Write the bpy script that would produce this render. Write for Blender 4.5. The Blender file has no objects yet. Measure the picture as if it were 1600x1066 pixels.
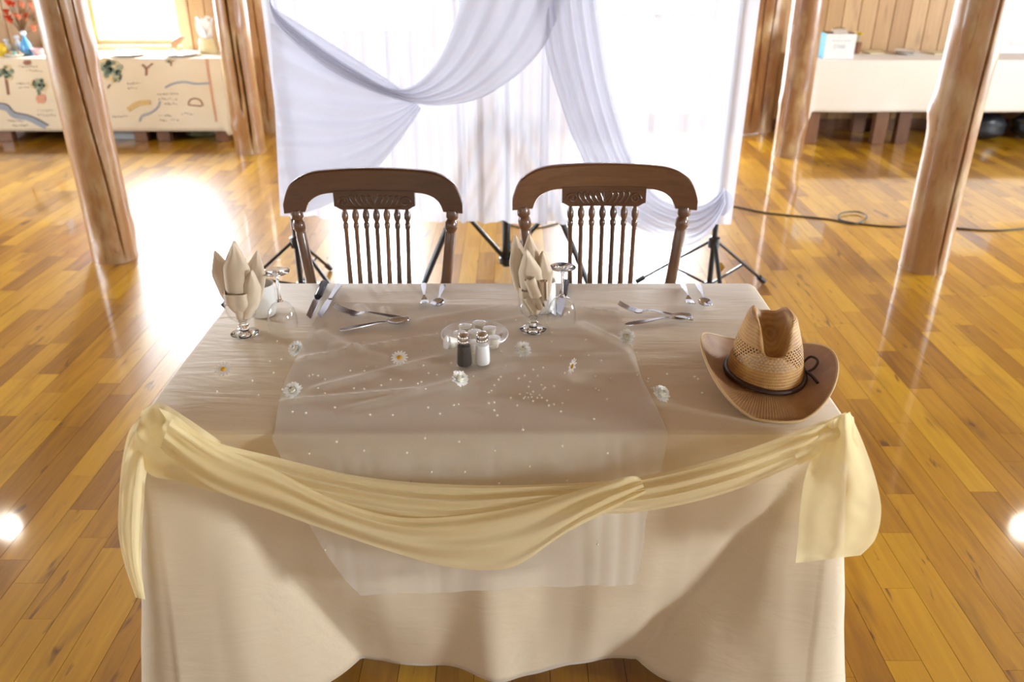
import bpy, bmesh, math, random
from mathutils import Vector, Matrix, noise
R = math.radians
sin, cos, pi = math.sin, math.cos, math.pi
scene = bpy.context.scene
C = scene.collection

# ---------------------------------------------------------------- camera, light, exposure
CAM_H, PITCH, FPX = 1.68, R(26.1), 1305.0
cam_d = bpy.data.cameras.new('camera')
cam = bpy.data.objects.new('camera', cam_d); C.objects.link(cam)
cam.location = (0, 0, CAM_H); cam.rotation_euler = (pi/2 - PITCH, 0, 0)
cam_d.sensor_width = 36; cam_d.lens = 36*FPX/1600
cam_d.clip_start = .05
cam_d.dof.use_dof = True; cam_d.dof.focus_distance = 2.0; cam_d.dof.aperture_fstop = 3.2
scene.camera = cam
scene.cycles.use_denoising = True
scene.cycles.max_bounces = 10
scene.cycles.transparent_max_bounces = 16
scene.cycles.sample_clamp_indirect = 6
vs = scene.view_settings
vs.view_transform = 'Standard'; vs.look = 'None'; vs.gamma = 1; vs.use_curve_mapping = False
vs.exposure = 0.74

world = bpy.data.worlds.new('sky'); scene.world = world; world.use_nodes = True
bg = world.node_tree.nodes['Background']
bg.inputs[0].default_value = (.86, .93, 1, 1); bg.inputs[1].default_value = 1.6

def window_light(name, loc, rot, sx, sy, power, col=(.86, .94, 1)):
    l = bpy.data.lights.new(name, 'AREA'); l.shape = 'RECTANGLE'; l.size = sx; l.size_y = sy
    l.energy = power; l.color = col
    o = bpy.data.objects.new(name, l); C.objects.link(o); o.location = loc; o.rotation_euler = rot
    return o
XL, XR, YB, YF, ZC = -6.5, 6.5, 8.0, -4.0, 3.2      # room
# windows as (x0, x1, z0, z1) on the back wall / (y0, y1, z0, z1) on the side walls
BACK_WIN = [(-3.80, -2.98, .76, 2.10), (-1.85, -.88, .84, 2.10), (.50, 1.85, .10, 2.10)]
RIGHT_WIN = [(-1.7, -.7, .8, 2.0), (3.6, 5.4, .8, 2.1)]
LEFT_WIN = [(-1.6, .2, .8, 2.1), (3.2, 5.0, .8, 2.1)]
FRONT_FILL_WIN = [(-4.2, -1.8, .8, 2.2), (1.6, 4.0, .8, 2.2)]  # unseen windows behind the camera, added for ambient fill
for (a, b, c, d), p in zip(BACK_WIN, (190, 85, 190)):
    window_light('daylight_back', ((a+b)/2, YB+.32, (c+d)/2), (-pi/2, 0, 0), b-a, d-c, p)
for (a, b, c, d), p in zip(RIGHT_WIN, (370, 360)):
    window_light('daylight_right', (XR+.32, (a+b)/2, (c+d)/2), (0, pi/2, 0), d-c, b-a, p)
for (a, b, c, d), p in zip(LEFT_WIN, (5, 240)):
    window_light('daylight_left', (XL-.32, (a+b)/2, (c+d)/2), (0, -pi/2, 0), d-c, b-a, p)
for (a, b, c, d), p in zip(FRONT_FILL_WIN, (3, 4)):
    window_light('fill_light_front', ((a+b)/2, YF-.32, (c+d)/2), (pi/2, 0, 0), b-a, d-c, p)  # added fill from behind the camera

# ---------------------------------------------------------------- helpers
FW = Vector((0, cos(PITCH), -sin(PITCH))); UP = Vector((0, sin(PITCH), cos(PITCH)))
O = Vector((0, 0, CAM_H))
def ray(px, py): return Vector((1, 0, 0))*((px-800)/FPX) + UP*(-(py-533)/FPX) + FW
def atz(px, py, z):
    d = ray(px, py); return O + d*((z-CAM_H)/d.z)
def aty(px, py, y):
    d = ray(px, py); return O + d*(y/d.y)
def proj(p):
    q = Vector(p) - O; z = q.dot(FW)
    return (800 + FPX*q.x/z, 533 - FPX*q.dot(UP)/z) if z > .05 else None

def mo(name, vf, mat, parent=None, smooth=True, loc=None):
    m = bpy.data.meshes.new(name); m.from_pydata([tuple(v) for v in vf[0]], [], vf[1]); m.update()
    if smooth:
        m.polygons.foreach_set('use_smooth', [True]*len(m.polygons))
        m.set_sharp_from_angle(angle=R(42))
    m.materials.append(mat)
    o = bpy.data.objects.new(name, m); C.objects.link(o)
    if parent: o.parent = parent
    if loc: o.location = loc
    return o
def tag(o, label, cat, group=None, kind=None):
    o['label'] = label; o['category'] = cat
    if group: o['group'] = group
    if kind: o['kind'] = kind
    return o
def thing(name, label, cat, loc=(0, 0, 0), rz=0, group=None):
    o = bpy.data.objects.new(name, None); C.objects.link(o); o.empty_display_size = .05
    o.location = loc; o.rotation_euler = (0, 0, rz)
    return tag(o, label, cat, group)
def struct(o): o['kind'] = 'structure'; return o
def copy_tree(o, parent=None):
    c = o.copy(); C.objects.link(c); c.parent = parent
    for ch in list(o.children): copy_tree(ch, c)
    return c
def join(*parts):
    V, F = [], []
    for v, f in parts:
        k = len(V); V += [Vector(p) for p in v]; F += [[i+k for i in q] for q in f]
    return V, F
def xf(vf, loc=(0, 0, 0), rot=(0, 0, 0), s=(1, 1, 1)):
    from mathutils import Euler
    m = Matrix.Translation(loc) @ Euler(rot).to_matrix().to_4x4() @ Matrix.Diagonal((*s, 1))
    return [m @ Vector(v) for v in vf[0]], vf[1]
def box(x0, x1, y0, y1, z0, z1, b=0):
    if b <= 0:
        v = [(x, y, z) for z in (z0, z1) for y in (y0, y1) for x in (x0, x1)]
        return v, [[0, 2, 3, 1], [4, 5, 7, 6], [0, 1, 5, 4], [2, 6, 7, 3], [0, 4, 6, 2], [1, 3, 7, 5]]
    bm = bmesh.new(); bmesh.ops.create_cube(bm, size=1)
    for v in bm.verts:
        v.co = Vector(((x0+x1)/2 + v.co.x*(x1-x0), (y0+y1)/2 + v.co.y*(y1-y0), (z0+z1)/2 + v.co.z*(z1-z0)))
    bmesh.ops.bevel(bm, geom=bm.edges[:], offset=b, segments=2, affect='EDGES', profile=.5)
    bm.verts.index_update()
    r = [v.co.copy() for v in bm.verts], [[v.index for v in f.verts] for f in bm.faces]
    bm.free(); return r
def lathe(prof, n=32, ax=(0, 0), cap=True):
    V, F = [], []
    for r, z in prof:
        for i in range(n):
            a = 2*pi*i/n; V.append((ax[0]+r*cos(a), ax[1]+r*sin(a), z))
    for j in range(len(prof)-1):
        for i in range(n):
            F.append([j*n+i, j*n+(i+1) % n, (j+1)*n+(i+1) % n, (j+1)*n+i])
    if cap:
        if prof[0][0] > 1e-5: F.append(list(range(n))[::-1])
        if prof[-1][0] > 1e-5: F.append([(len(prof)-1)*n+i for i in range(n)])
    return V, F
def tube(pts, r, n=10, cap=True, flat=1.0):
    pts = [Vector(p) for p in pts]; N = len(pts); V, F = [], []
    rr = r if isinstance(r, (list, tuple)) else [r]*N
    up = None
    for k, p in enumerate(pts):
        t = (pts[min(k+1, N-1)]-pts[max(k-1, 0)]).normalized()
        if up is None:
            up = Vector((0, 0, 1)) if abs(t.z) < .9 else Vector((1, 0, 0))
        a = t.cross(up).normalized(); bvec = a.cross(t).normalized(); up = bvec
        for i in range(n):
            w = 2*pi*i/n; V.append(p + a*(cos(w)*rr[k]) + bvec*(sin(w)*rr[k]*flat))
    for k in range(N-1):
        for i in range(n):
            F.append([k*n+i, k*n+(i+1) % n, (k+1)*n+(i+1) % n, (k+1)*n+i])
    if cap: F += [list(range(n))[::-1], [(N-1)*n+i for i in range(n)]]
    return V, F
def grid(fn, nu, nv, close=False):
    V, F = [], []; cu = nu if close else nu+1
    for j in range(nv+1):
        for i in range(cu): V.append(fn(i/nu, j/nv))
    for j in range(nv):
        for i in range(nu):
            F.append([j*cu+i, j*cu+(i+1) % cu, (j+1)*cu+(i+1) % cu, (j+1)*cu+i])
    return V, F
def ball(c, r, n=12, m=8, sq=1):
    return grid(lambda u, v: Vector(c)+Vector((r*cos(2*pi*u)*sin(pi*v), r*sin(2*pi*u)*sin(pi*v), -r*sq*cos(pi*v))), n, m, True)
def smooth_pts(P, n):
    """catmull-rom resample of a polyline"""
    P = [Vector(p) for p in P]; out = []; m = len(P)-1
    for i in range(n+1):
        t = i/n*m; k = min(int(t), m-1); f = t-k
        p0, p1, p2, p3 = P[max(k-1, 0)], P[k], P[k+1], P[min(k+2, m)]
        out.append(.5*((2*p1)+(p2-p0)*f+(2*p0-5*p1+4*p2-p3)*f*f+(3*p1-p0-3*p2+p3)*f**3))
    return out
def curve_at(P, t):
    P = [Vector(p) for p in P]; m = len(P)-1
    t = min(max(t, 0), 1)*m; k = min(int(t), m-1); f = t-k
    p0, p1, p2, p3 = P[max(k-1, 0)], P[k], P[k+1], P[min(k+2, m)]
    return .5*((2*p1)+(p2-p0)*f+(2*p0-5*p1+4*p2-p3)*f*f+(3*p1-p0-3*p2+p3)*f**3)
def sst(a, b, x):
    t = min(max((x-a)/(b-a), 0), 1); return t*t*(3-2*t)
def nz(x, y=0, z=0): return noise.noise(Vector((x, y, z)))
def solid(o, t, off=0):
    m = o.modifiers.new('thickness', 'SOLIDIFY'); m.thickness = t; m.offset = off; return o

# ---------------------------------------------------------------- materials
class NT:
    def __init__(s, name):
        s.m = bpy.data.materials.new(name); s.m.use_nodes = True; s.t = s.m.node_tree
        s.b = s.t.nodes['Principled BSDF']; s.out = s.t.nodes['Material Output']
    def n(s, kind, **kw):
        nd = s.t.nodes.new('ShaderNode'+kind)
        for k, v in kw.items(): setattr(nd, k, v)
        return nd
    def l(s, a, b): s.t.links.new(a, b)
    def val(s, sock, v):
        if hasattr(v, 'is_output'): s.l(v, sock)
        else: sock.default_value = v
    def math(s, op, a, b=0.0, c=0.0):
        nd = s.n('Math', operation=op)
        for i, v in enumerate((a, b, c)): s.val(nd.inputs[i], v)
        return nd.outputs[0]
    def mix(s, f, a, b, bt='MIX'):
        nd = s.n('Mix', data_type='RGBA', blend_type=bt)
        s.val(nd.inputs[0], f); s.val(nd.inputs[6], a); s.val(nd.inputs[7], b)
        return nd.outputs[2]
    def ramp(s, f, stops):
        nd = s.n('ValToRGB'); e = nd.color_ramp.elements
        e[0].position, e[0].color = stops[0][0], stops[0][1]
        e[1].position, e[1].color = stops[1][0], stops[1][1]
        for p, c in stops[2:]:
            q = e.new(p); q.color = c
        s.l(f, nd.inputs[0]); return nd.outputs[0]
    def noise(s, vec, scale, detail=3, rough=.55, dist=0):
        nd = s.n('TexNoise'); nd.inputs['Scale'].default_value = scale; nd.inputs['Detail'].default_value = detail
        nd.inputs['Roughness'].default_value = rough; nd.inputs['Distortion'].default_value = dist
        if vec is not None: s.l(vec, nd.inputs['Vector'])
        return nd.outputs[0]
    def mapping(s, vec, scale=(1, 1, 1), loc=None):
        nd = s.n('Mapping'); nd.inputs['Scale'].default_value = scale
        s.l(vec, nd.inputs['Vector'])
        if loc is not None: s.l(loc, nd.inputs['Location'])
        return nd.outputs[0]
    def bump(s, h, st=.2, dist=.01):
        nd = s.n('Bump'); nd.inputs['Strength'].default_value = st; nd.inputs['Distance'].default_value = dist
        s.l(h, nd.inputs['Height']); s.l(nd.outputs[0], s.b.inputs['Normal']); return nd
def c4(r, g, b): return (r, g, b, 1)
def plain(name, col, rough=.5, metal=0, coat=0, sheen=0, emis=None, es=0, var=.08, scale=30):
    """principled with slight procedural colour variation"""
    a = NT(name); b = a.b
    pos = a.n('NewGeometry').outputs['Position']
    f = a.noise(pos, scale, 2)
    lo = c4(*[max(0, x*(1-var)) for x in col]); hi = c4(*[min(1, x*(1+var)) for x in col])
    a.l(a.mix(f, lo, hi), b.inputs['Base Color'])
    b.inputs['Roughness'].default_value = rough; b.inputs['Metallic'].default_value = metal
    b.inputs['Coat Weight'].default_value = coat; b.inputs['Sheen Weight'].default_value = sheen
    if emis:
        b.inputs['Emission Color'].default_value = c4(*emis); b.inputs['Emission Strength'].default_value = es
    return a.m
def rnd_plank(a):
    r = a.math('ADD', a.n('ObjectInfo').outputs['Random'], a.n('NewGeometry').outputs['Random Per Island'])
    return a.math('FRACT', r)
def wood(name, stops, axis='y', rough=.4, coat=0, coat_r=.08, knots=.5, knot_col=c4(.05, .02, .006), per_piece=True, gs=1.0, bump=.15, flecks=0, patch=None):
    a = NT(name); b = a.b
    pos = a.n('NewGeometry').outputs['Position']
    if per_piece: rnd = rnd_plank(a)
    else: rnd = a.n('ObjectInfo').outputs['Random']
    cv = a.n('CombineXYZ')
    for i in range(3): a.l(a.math('MULTIPLY', rnd, (37., 19., 53.)[i]), cv.inputs[i])
    s = {'x': (1.6, 22, 22), 'y': (22, 1.6, 22), 'z': (22, 22, 1.6)}[axis]
    s = tuple(q*gs for q in s)
    vec = a.mapping(pos, s, cv.outputs[0])
    g = a.noise(vec, 1.6, 5, .6, .6)
    s2 = {'x': (1.3, 6, 6), 'y': (6, 1.3, 6), 'z': (6, 6, 1.3)}[axis]
    k = a.noise(a.mapping(pos, tuple(q*gs for q in s2), cv.outputs[0]), 1.5, 3, .5, .4)
    f = a.math('ADD', a.math('MULTIPLY', g, .55), a.math('MULTIPLY', rnd, .45))
    col = a.ramp(f, stops)
    kf = a.ramp(k, [(.60, c4(0, 0, 0)), (.76, c4(1, 1, 1))])
    col = a.mix(a.math('MULTIPLY', kf, knots), col, knot_col)
    if patch:
        pf = a.ramp(a.noise(a.mapping(pos, (5, 5, 2.2), cv.outputs[0]), 1.4, 4, .6), [(.48, c4(0, 0, 0)), (.66, c4(1, 1, 1))])
        col = a.mix(a.math('MULTIPLY', pf, .7), col, patch)
    if flecks:
        s3 = {'x': (4, 20, 20), 'y': (16, 3.2, 16), 'z': (20, 20, 4)}[axis]
        fl = a.noise(a.mapping(pos, s3, cv.outputs[0]), 1.3, 3, .5, .8)
        col = a.mix(a.math('MULTIPLY', a.ramp(fl, [(.64, c4(0, 0, 0)), (.73, c4(1, 1, 1))]), flecks), col, knot_col)
    a.l(col, b.inputs['Base Color'])
    b.inputs['Roughness'].default_value = rough
    b.inputs['Coat Weight'].default_value = coat; b.inputs['Coat Roughness'].default_value = coat_r
    if bump: a.bump(g, bump, .002)
    return a.m
def sheer(name, col, alpha_t, trans=.5, rough=.8, weave=0):
    """thin fabric: part see-through, part translucent, part diffuse"""
    a = NT(name); t = a.t; t.nodes.remove(a.b)
    pos = a.n('NewGeometry').outputs['Position']
    c = a.mix(a.noise(pos, 14, 3), c4(*[q*.94 for q in col]), c4(*col))
    d = a.n('BsdfDiffuse'); tr = a.n('BsdfTranslucent'); tp = a.n('BsdfTransparent')
    a.l(c, d.inputs[0]); a.l(c, tr.inputs[0])
    m1 = a.n('MixShader'); m1.inputs[0].default_value = trans; a.l(d.outputs[0], m1.inputs[1]); a.l(tr.outputs[0], m1.inputs[2])
    m2 = a.n('MixShader'); a.l(m1.outputs[0], m2.inputs[1]); a.l(tp.outputs[0], m2.inputs[2])
    # cloth seen edge-on is denser than cloth seen face-on
    lw = a.n('LayerWeight'); lw.inputs[0].default_value = .35
    f = a.math('MULTIPLY', a.math('SUBTRACT', 1.0, lw.outputs['Facing']), alpha_t)
    a.l(f, m2.inputs[0]); a.l(m2.outputs[0], a.out.inputs[0])
    return a.m
def thin_glass(name, tint=(1, 1, 1), refl=.08):
    a = NT(name); a.t.nodes.remove(a.b)
    tp = a.n('BsdfTransparent'); tp.inputs[0].default_value = c4(*tint)
    g = a.n('BsdfGlossy'); g.inputs['Roughness'].default_value = .02
    lw = a.n('LayerWeight'); lw.inputs[0].default_value = .5
    m = a.n('MixShader'); a.l(a.math('ADD', a.math('MULTIPLY', a.math('POWER', lw.outputs['Facing'], 4.0), .6), refl*.4), m.inputs[0])
    a.l(tp.outputs[0], m.inputs[1]); a.l(g.outputs[0], m.inputs[2]); a.l(m.outputs[0], a.out.inputs[0])
    return a.m
def glass(name, col=(1, 1, 1)):
    a = NT(name); b = a.b
    b.inputs['Base Color'].default_value = c4(*col); b.inputs['Roughness'].default_value = .01
    b.inputs['Transmission Weight'].default_value = 1; b.inputs['IOR'].default_value = 1.48
    return a.m

M = {}
M['floor'] = wood('varnished_maple', [(.15, c4(.18, .060, .002)), (.5, c4(.42, .192, .003)), (.85, c4(.62, .34, .010))],
                  'y', .38, 1.0, .07, .55, c4(.11, .036, .006), bump=.06, flecks=.9)
M['gap'] = plain('floor_gap', (.05, .022, .008), .8)
M['pine'] = wood('pine_boards', [(.15, c4(.33, .18, .07)), (.5, c4(.47, .28, .12)), (.9, c4(.60, .40, .20))], 'z', .5, .2, .2, .6, c4(.16, .06, .02))
M['ceiling'] = wood('stained_ceiling_boards', [(.2, c4(.15, .085, .038)), (.8, c4(.25, .15, .07))], 'y', .6, 0, .2, .2)
M['pine_trim'] = wood('pale_pine_trim', [(.2, c4(.52, .33, .16)), (.8, c4(.68, .48, .27))], 'z', .5, .1, .2, .2)
M['pine_pale'] = wood('pale_pine_boards', [(.2, c4(.52, .43, .30)), (.8, c4(.66, .57, .43))], 'z', .6, 0, .2, .2, c4(.30, .20, .10))
M['log'] = wood('peeled_log', [(.15, c4(.19, .080, .022)), (.5, c4(.33, .155, .048)), (.85, c4(.47, .26, .095))], 'z', .42, .35, .2, .45, c4(.10, .042, .015), False, .6, flecks=.5, patch=c4(.50, .36, .18))
M['dark_wood'] = wood('dark_table_wood', [(.2, c4(.09, .035, .015)), (.8, c4(.22, .095, .04))], 'z', .45, .2, .2, .2)
M['oak'] = wood('dark_oak', [(.15, c4(.055, .020, .007)), (.5, c4(.11, .042, .014)), (.85, c4(.19, .08, .028))], 'x', .32, .8, .12, .25, c4(.02, .008, .003), False, 1.8)
M['oak_z'] = wood('dark_oak_upright', [(.15, c4(.055, .022, .008)), (.5, c4(.12, .048, .017)), (.85, c4(.20, .085, .03))], 'z', .32, .8, .12, .2, c4(.02, .008, .003), False, 1.8)
M['black'] = plain('black_metal', (.012, .012, .013), .35, 0, .3)
M['steel'] = plain('cutlery_steel', (.62, .62, .64), .16, 1, var=.04)
M['chrome'] = plain('chrome', (.75, .74, .73), .08, 1, var=.03)
M['black_plastic'] = plain('black_plastic', (.014, .015, .018), .4)
M['pearl'] = plain('pearl', (.80, .73, .58), .22, 0, .8, var=.05)
M['petal'] = sheer('white_petal', (.98, .97, .93), .0, .10)
M['petal_cream'] = plain('cream_petal', (.90, .87, .68), .7, var=.06)
M['daisy_eye'] = plain('daisy_eye', (.72, .38, .01), .7, var=.2, scale=400)
M['flower_eye'] = plain('flower_eye', (.08, .06, .02), .7)
M['china'] = plain('white_china', (.82, .81, .77), .2, 0, .5, var=.02)
M['cream_cup'] = plain('cream_plastic', (.84, .79, .66), .4, var=.03)
M['glass'] = glass('clear_glass'); M['thin_glass'] = thin_glass('thin_clear_glass')
M['pane'] = thin_glass('window_pane', (.97, .98, 1), .05)
M['pepper'] = plain('ground_pepper', (.07, .055, .045), .9, var=.7, scale=900)
M['salt'] = plain('salt', (.88, .88, .87), .8, var=.03)
M['napkin'] = plain('linen_napkin', (.66, .53, .38), .85, sheen=.3, var=.05)
M['sheer'] = sheer('white_sheer', (.80, .81, .88), .20, .60)
M['sheer_thick'] = sheer('white_sheer_gathered', (.76, .77, .85), .05, .50)
M['chiffon'] = sheer('blush_chiffon', (.95, .91, .85), .70, .22)
M['organza'] = sheer('yellow_organza', (.96, .83, .50), .25, .35)
M['cord'] = plain('grey_rubber', (.06, .06, .05), .6)
M['white_plastic'] = plain('white_plastic', (.78, .78, .76), .4)
M['leather'] = plain('brown_leather', (.045, .018, .010), .5)
M['tag_yellow'] = plain('yellow_tag', (.55, .30, .02), .6)
def cloth_mat(name, c1, c2, bscale=60, bst=.25):
    a = NT(name); b = a.b
    pos = a.n('NewGeometry').outputs['Position']
    f = a.noise(pos, 3, 3)
    a.l(a.mix(f, c4(*c1), c4(*c2)), b.inputs['Base Color'])
    b.inputs['Roughness'].default_value = .62; b.inputs['Sheen Weight'].default_value = .25
    b.inputs['Specular IOR Level'].default_value = .3
    w = a.noise(a.mapping(pos, (1.4, 7, 7)), 2.2, 4, .5, .5)
    a.bump(w, bst, .012)
    return a.m
M['cloth'] = cloth_mat('champagne_satin_cloth', (.69, .565, .39), (.76, .635, .455), bst=.45)
M['cloth_white'] = cloth_mat('ivory_cloth', (.70, .63, .53), (.77, .71, .61))
M['parchment'] = cloth_mat('printed_cotton', (.66, .53, .34), (.76, .66, .49))

# ---------------------------------------------------------------- floor
floor = struct(mo('floor', box(XL, XR, YF, YB, -.06, -.010), M['gap'], smooth=False))
rng = random.Random(7)
PW = .095; LENS = [.34, .43, .52, .62, .74, .90]
def plank_mesh(l, w=PW-.0008, h=.010, c=.0005):
    V = []
    for dz, ins in ((-h, 0), (0, 0)):
        V += [(-w/2+ins, ins, dz), (w/2-ins, ins, dz), (w/2-ins, l-.0008-ins, dz), (-w/2+ins, l-.0008-ins, dz)]
    F = [[4, 5, 6, 7]]+[[i, (i+1) % 4, 4+(i+1) % 4, 4+i] for i in range(4)]
    return V, F
def plank_data(l):
    m = bpy.data.meshes.new('plank'); v, f = plank_mesh(l); m.from_pydata(v, [], f); m.materials.append(M['floor']); return m
pdat = {l: plank_data(l) for l in LENS}
planks = []
nrow = int((XR-XL)/PW)
for r_ in range(nrow):
    x = XL + (r_+.5)*(XR-XL)/nrow; y = YF - rng.random()*.6
    while y < YB-.02:
        l = rng.choice(LENS)
        ls = l
        if y < YF:
            if y+l < YF+.1: y += l; continue
            ls = y+l-YF; y = YF
        if y+ls > YB: ls = YB-y
        planks.append((x, y, l, ls)); y += ls
def area_px(p):
    x, y, l, ls = p
    q = [proj((x+sx*PW/2, y+t*ls, 0)) for sx, t in ((-1, 0), (1, 0), (1, 1), (-1, 1))]
    if any(k is None for k in q): return 0
    cx, cy = sum(k[0] for k in q)/4, sum(k[1] for k in q)/4
    if not (-20 < cx < 1620 and 150 < cy < 1080): return 0
    if 445 < cy and 215-(cy-670)*.2 < cx < 1330 and (cy > 640 or (383-.743*(cy-443) < cx < 1173+.7*(cy-443))): return 0
    if cy < 330 and 430 < cx < 1140: return 0
    a = 0
    for i in range(4): a += q[i][0]*q[(i+1) % 4][1]-q[(i+1) % 4][0]*q[i][1]
    return abs(a)/2
order = sorted([p for p in planks if p[3] == p[2]], key=area_px, reverse=True)
single = set(order[:300])
rest = []
for p in planks:
    if p in single:
        o = bpy.data.objects.new('plank', pdat[p[2]]); C.objects.link(o); o.parent = floor; o.location = (p[0], p[1], 0)
    else:
        rest.append(xf(plank_mesh(p[3]), (p[0], p[1], 0)))
o = mo('planking', join(*rest), M['floor'], floor, smooth=False); o['kind'] = 'stuff'

# ---------------------------------------------------------------- walls, ceiling, windows
T = .3
def wall_cells(a0, a1, wins, z1=ZC):
    cells = []; xs = sorted({a0, a1, *[w[0] for w in wins], *[w[1] for w in wins]})
    for p, q in zip(xs, xs[1:]):
        w = [w for w in wins if w[0] <= p and q <= w[1]]
        if w: cells += [(p, q, 0, w[0][2]), (p, q, w[0][3], z1)]
        else: cells.append((p, q, 0, z1))
    return cells
wall_back = struct(mo('wall_back', join(*[box(a, b, YB, YB+T, c, d) for a, b, c, d in wall_cells(XL-T, XR+T, BACK_WIN)]), M['pine'], smooth=False))
struct(mo('wall_left', join(*[box(XL-T, XL, a, b, c, d) for a, b, c, d in wall_cells(YF, YB, LEFT_WIN)]), M['pine_pale'], smooth=False))
struct(mo('wall_right', join(*[box(XR, XR+T, a, b, c, d) for a, b, c, d in wall_cells(YF, YB, RIGHT_WIN)]), M['pine_pale'], smooth=False))
struct(mo('wall_front', join(*[box(a, b, YF-T, YF, c, d) for a, b, c, d in wall_cells(XL-T, XR+T, FRONT_FILL_WIN)]), M['pine_pale'], smooth=False))
struct(mo('ceiling', box(XL-T, XR+T, YF-T, YB+T, ZC, ZC+.1), M['ceiling'], smooth=False))
BW = .150; x = XL+.01; bdat = {}
def board(x0, w, z0, z1):
    key = (round(w, 3), round(z0, 3), round(z1, 3))
    if key not in bdat:
        m = bpy.data.meshes.new('board'); c = .005
        V = []
        for yy, ins in ((0, 0), (-.012, 0), (-.018, c)):
            V += [(ins, yy, z0), (w-.003-ins, yy, z0), (w-.003-ins, yy, z1), (ins, yy, z1)]
        F = [[8, 9, 10, 11]]
        for j in (0, 4):
            for i in range(4): F.append([j+i, j+(i+1) % 4, j+4+(i+1) % 4, j+4+i])
        m.from_pydata(V, [], F); m.materials.append(M['pine']); bdat[key] = m
    o = bpy.data.objects.new('board', bdat[key]); C.objects.link(o); o.parent = wall_back; o.location = (x0, YB, 0)
while x < XR-.02:
    w = min(BW, XR-x)
    hit = [q for q in BACK_WIN if q[0]-.02 < x+w and x < q[1]+.02]
    if not hit: board(x, w, .10, ZC)
    else:
        q = hit[0]
        segs = [(.10, q[2]), (q[3], ZC)]
        for z0, z1 in segs:
            if z1-z0 > .02: board(x, w, z0, z1)
        if x < q[0]-.02: board(x, q[0]-x, max(q[2], .1), q[3])
        if x+w > q[1]+.02: board(q[1], x+w-q[1], max(q[2], .1), q[3])
    x += w
struct(mo('baseboard_back', join(box(XL, BACK_WIN[2][0]-.09, YB-.03, YB, 0, .10, .004), box(BACK_WIN[2][1]+.09, XR, YB-.03, YB, 0, .10, .004)), M['dark_wood'], smooth=False))
def window_unit(name, axis, pos, w, inward, split=None, mull=None, glass_z=None):
    a, b, c, d = w
    def bx(p0, p1, q0, q1, t0, t1):
        lo, hi = sorted((pos+inward*t0, pos+inward*t1))
        return box(p0, p1, lo, hi, q0, q1, .004) if axis == 'y' else box(lo, hi, p0, p1, q0, q1, .004)
    root = bpy.data.objects.new(name, None); C.objects.link(root); root['kind'] = 'structure'
    f = .045
    mo('window_frame', join(bx(a, a+f, c, d, -.16, -.04), bx(b-f, b, c, d, -.16, -.04), bx(a+f, b-f, c, c+f, -.16, -.04), bx(a+f, b-f, d-f, d, -.16, -.04)), M['pine_trim'], root, False)
    for (p0, p1, q0, q1) in ((a-.09, a, c-.09, d+.09), (b, b+.09, c-.09, d+.09), (a, b, d, d+.09), (a, b, c-.09, c)):
        if q0 < .02 and q1 <= .11: continue
        mo('casing', bx(p0, p1, max(q0, 0), q1, .0, .035), M['pine_trim'], root, False)
    ms = mull or []; zs = split or []
    for mx in ms: mo('mullion', bx(mx-.02, mx+.02, c+f, d-f, -.14, -.05), M['pine_trim'], root, False)
    for z in zs: mo('muntin', bx(a+f, b-f, z-.025, z+.025, -.14, -.05), M['pine_trim'], root, False)
    X = [a+f]+ms+[b-f]; Z = [c+f]+zs+[d-f]
    for x0, x1 in zip(X, X[1:]):
        for z0, z1 in zip(Z, Z[1:]):
            mo('pane', bx(x0, x1, z0, z1, -.102, -.098), M['pane'], root, False)
    return root
window_unit('window_1', 'y', YB, BACK_WIN[0], -1, [1.86])
window_unit('window_2', 'y', YB, BACK_WIN[1], -1, [1.86])
window_unit('door_1', 'y', YB, BACK_WIN[2], -1, [1.0], [(BACK_WIN[2][0]+BACK_WIN[2][1])/2])
n_ = 3
for ws, ax, ps, iw in ((RIGHT_WIN, 'x', XR, -1), (LEFT_WIN, 'x', XL, 1), (FRONT_FILL_WIN, 'y', YF, 1)):  # the front-wall set is the added fill windows
    for w in ws:
        window_unit('window_%d' % n_, ax, ps, w, iw, None, [(w[0]+w[1])/2]); n_ += 1
# ceiling lamps whose reflections sit on the varnish
for sx, side in ((-4.33, 'printed cloth'), (4.40, 'white box')):
    t = thing('pendant_lamp', 'white globe pendant lamp hung from the ceiling on the side of the '+side, 'lamp', (sx, 5.75, 2.92), group='globe pendant lamps')
    mo('globe', ball((0, 0, 0), .085, 20, 12), plain('lit_globe', (1, .95, .85), .4, emis=(1, .93, .8), es=40), t)
    mo('stem', lathe([(.008, .08), (.008, .27)], 10), M['black'], t)
    mo('canopy', lathe([(.02, .24), (.06, .265), (.06, .28)], 20), M['black'], t)

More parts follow.
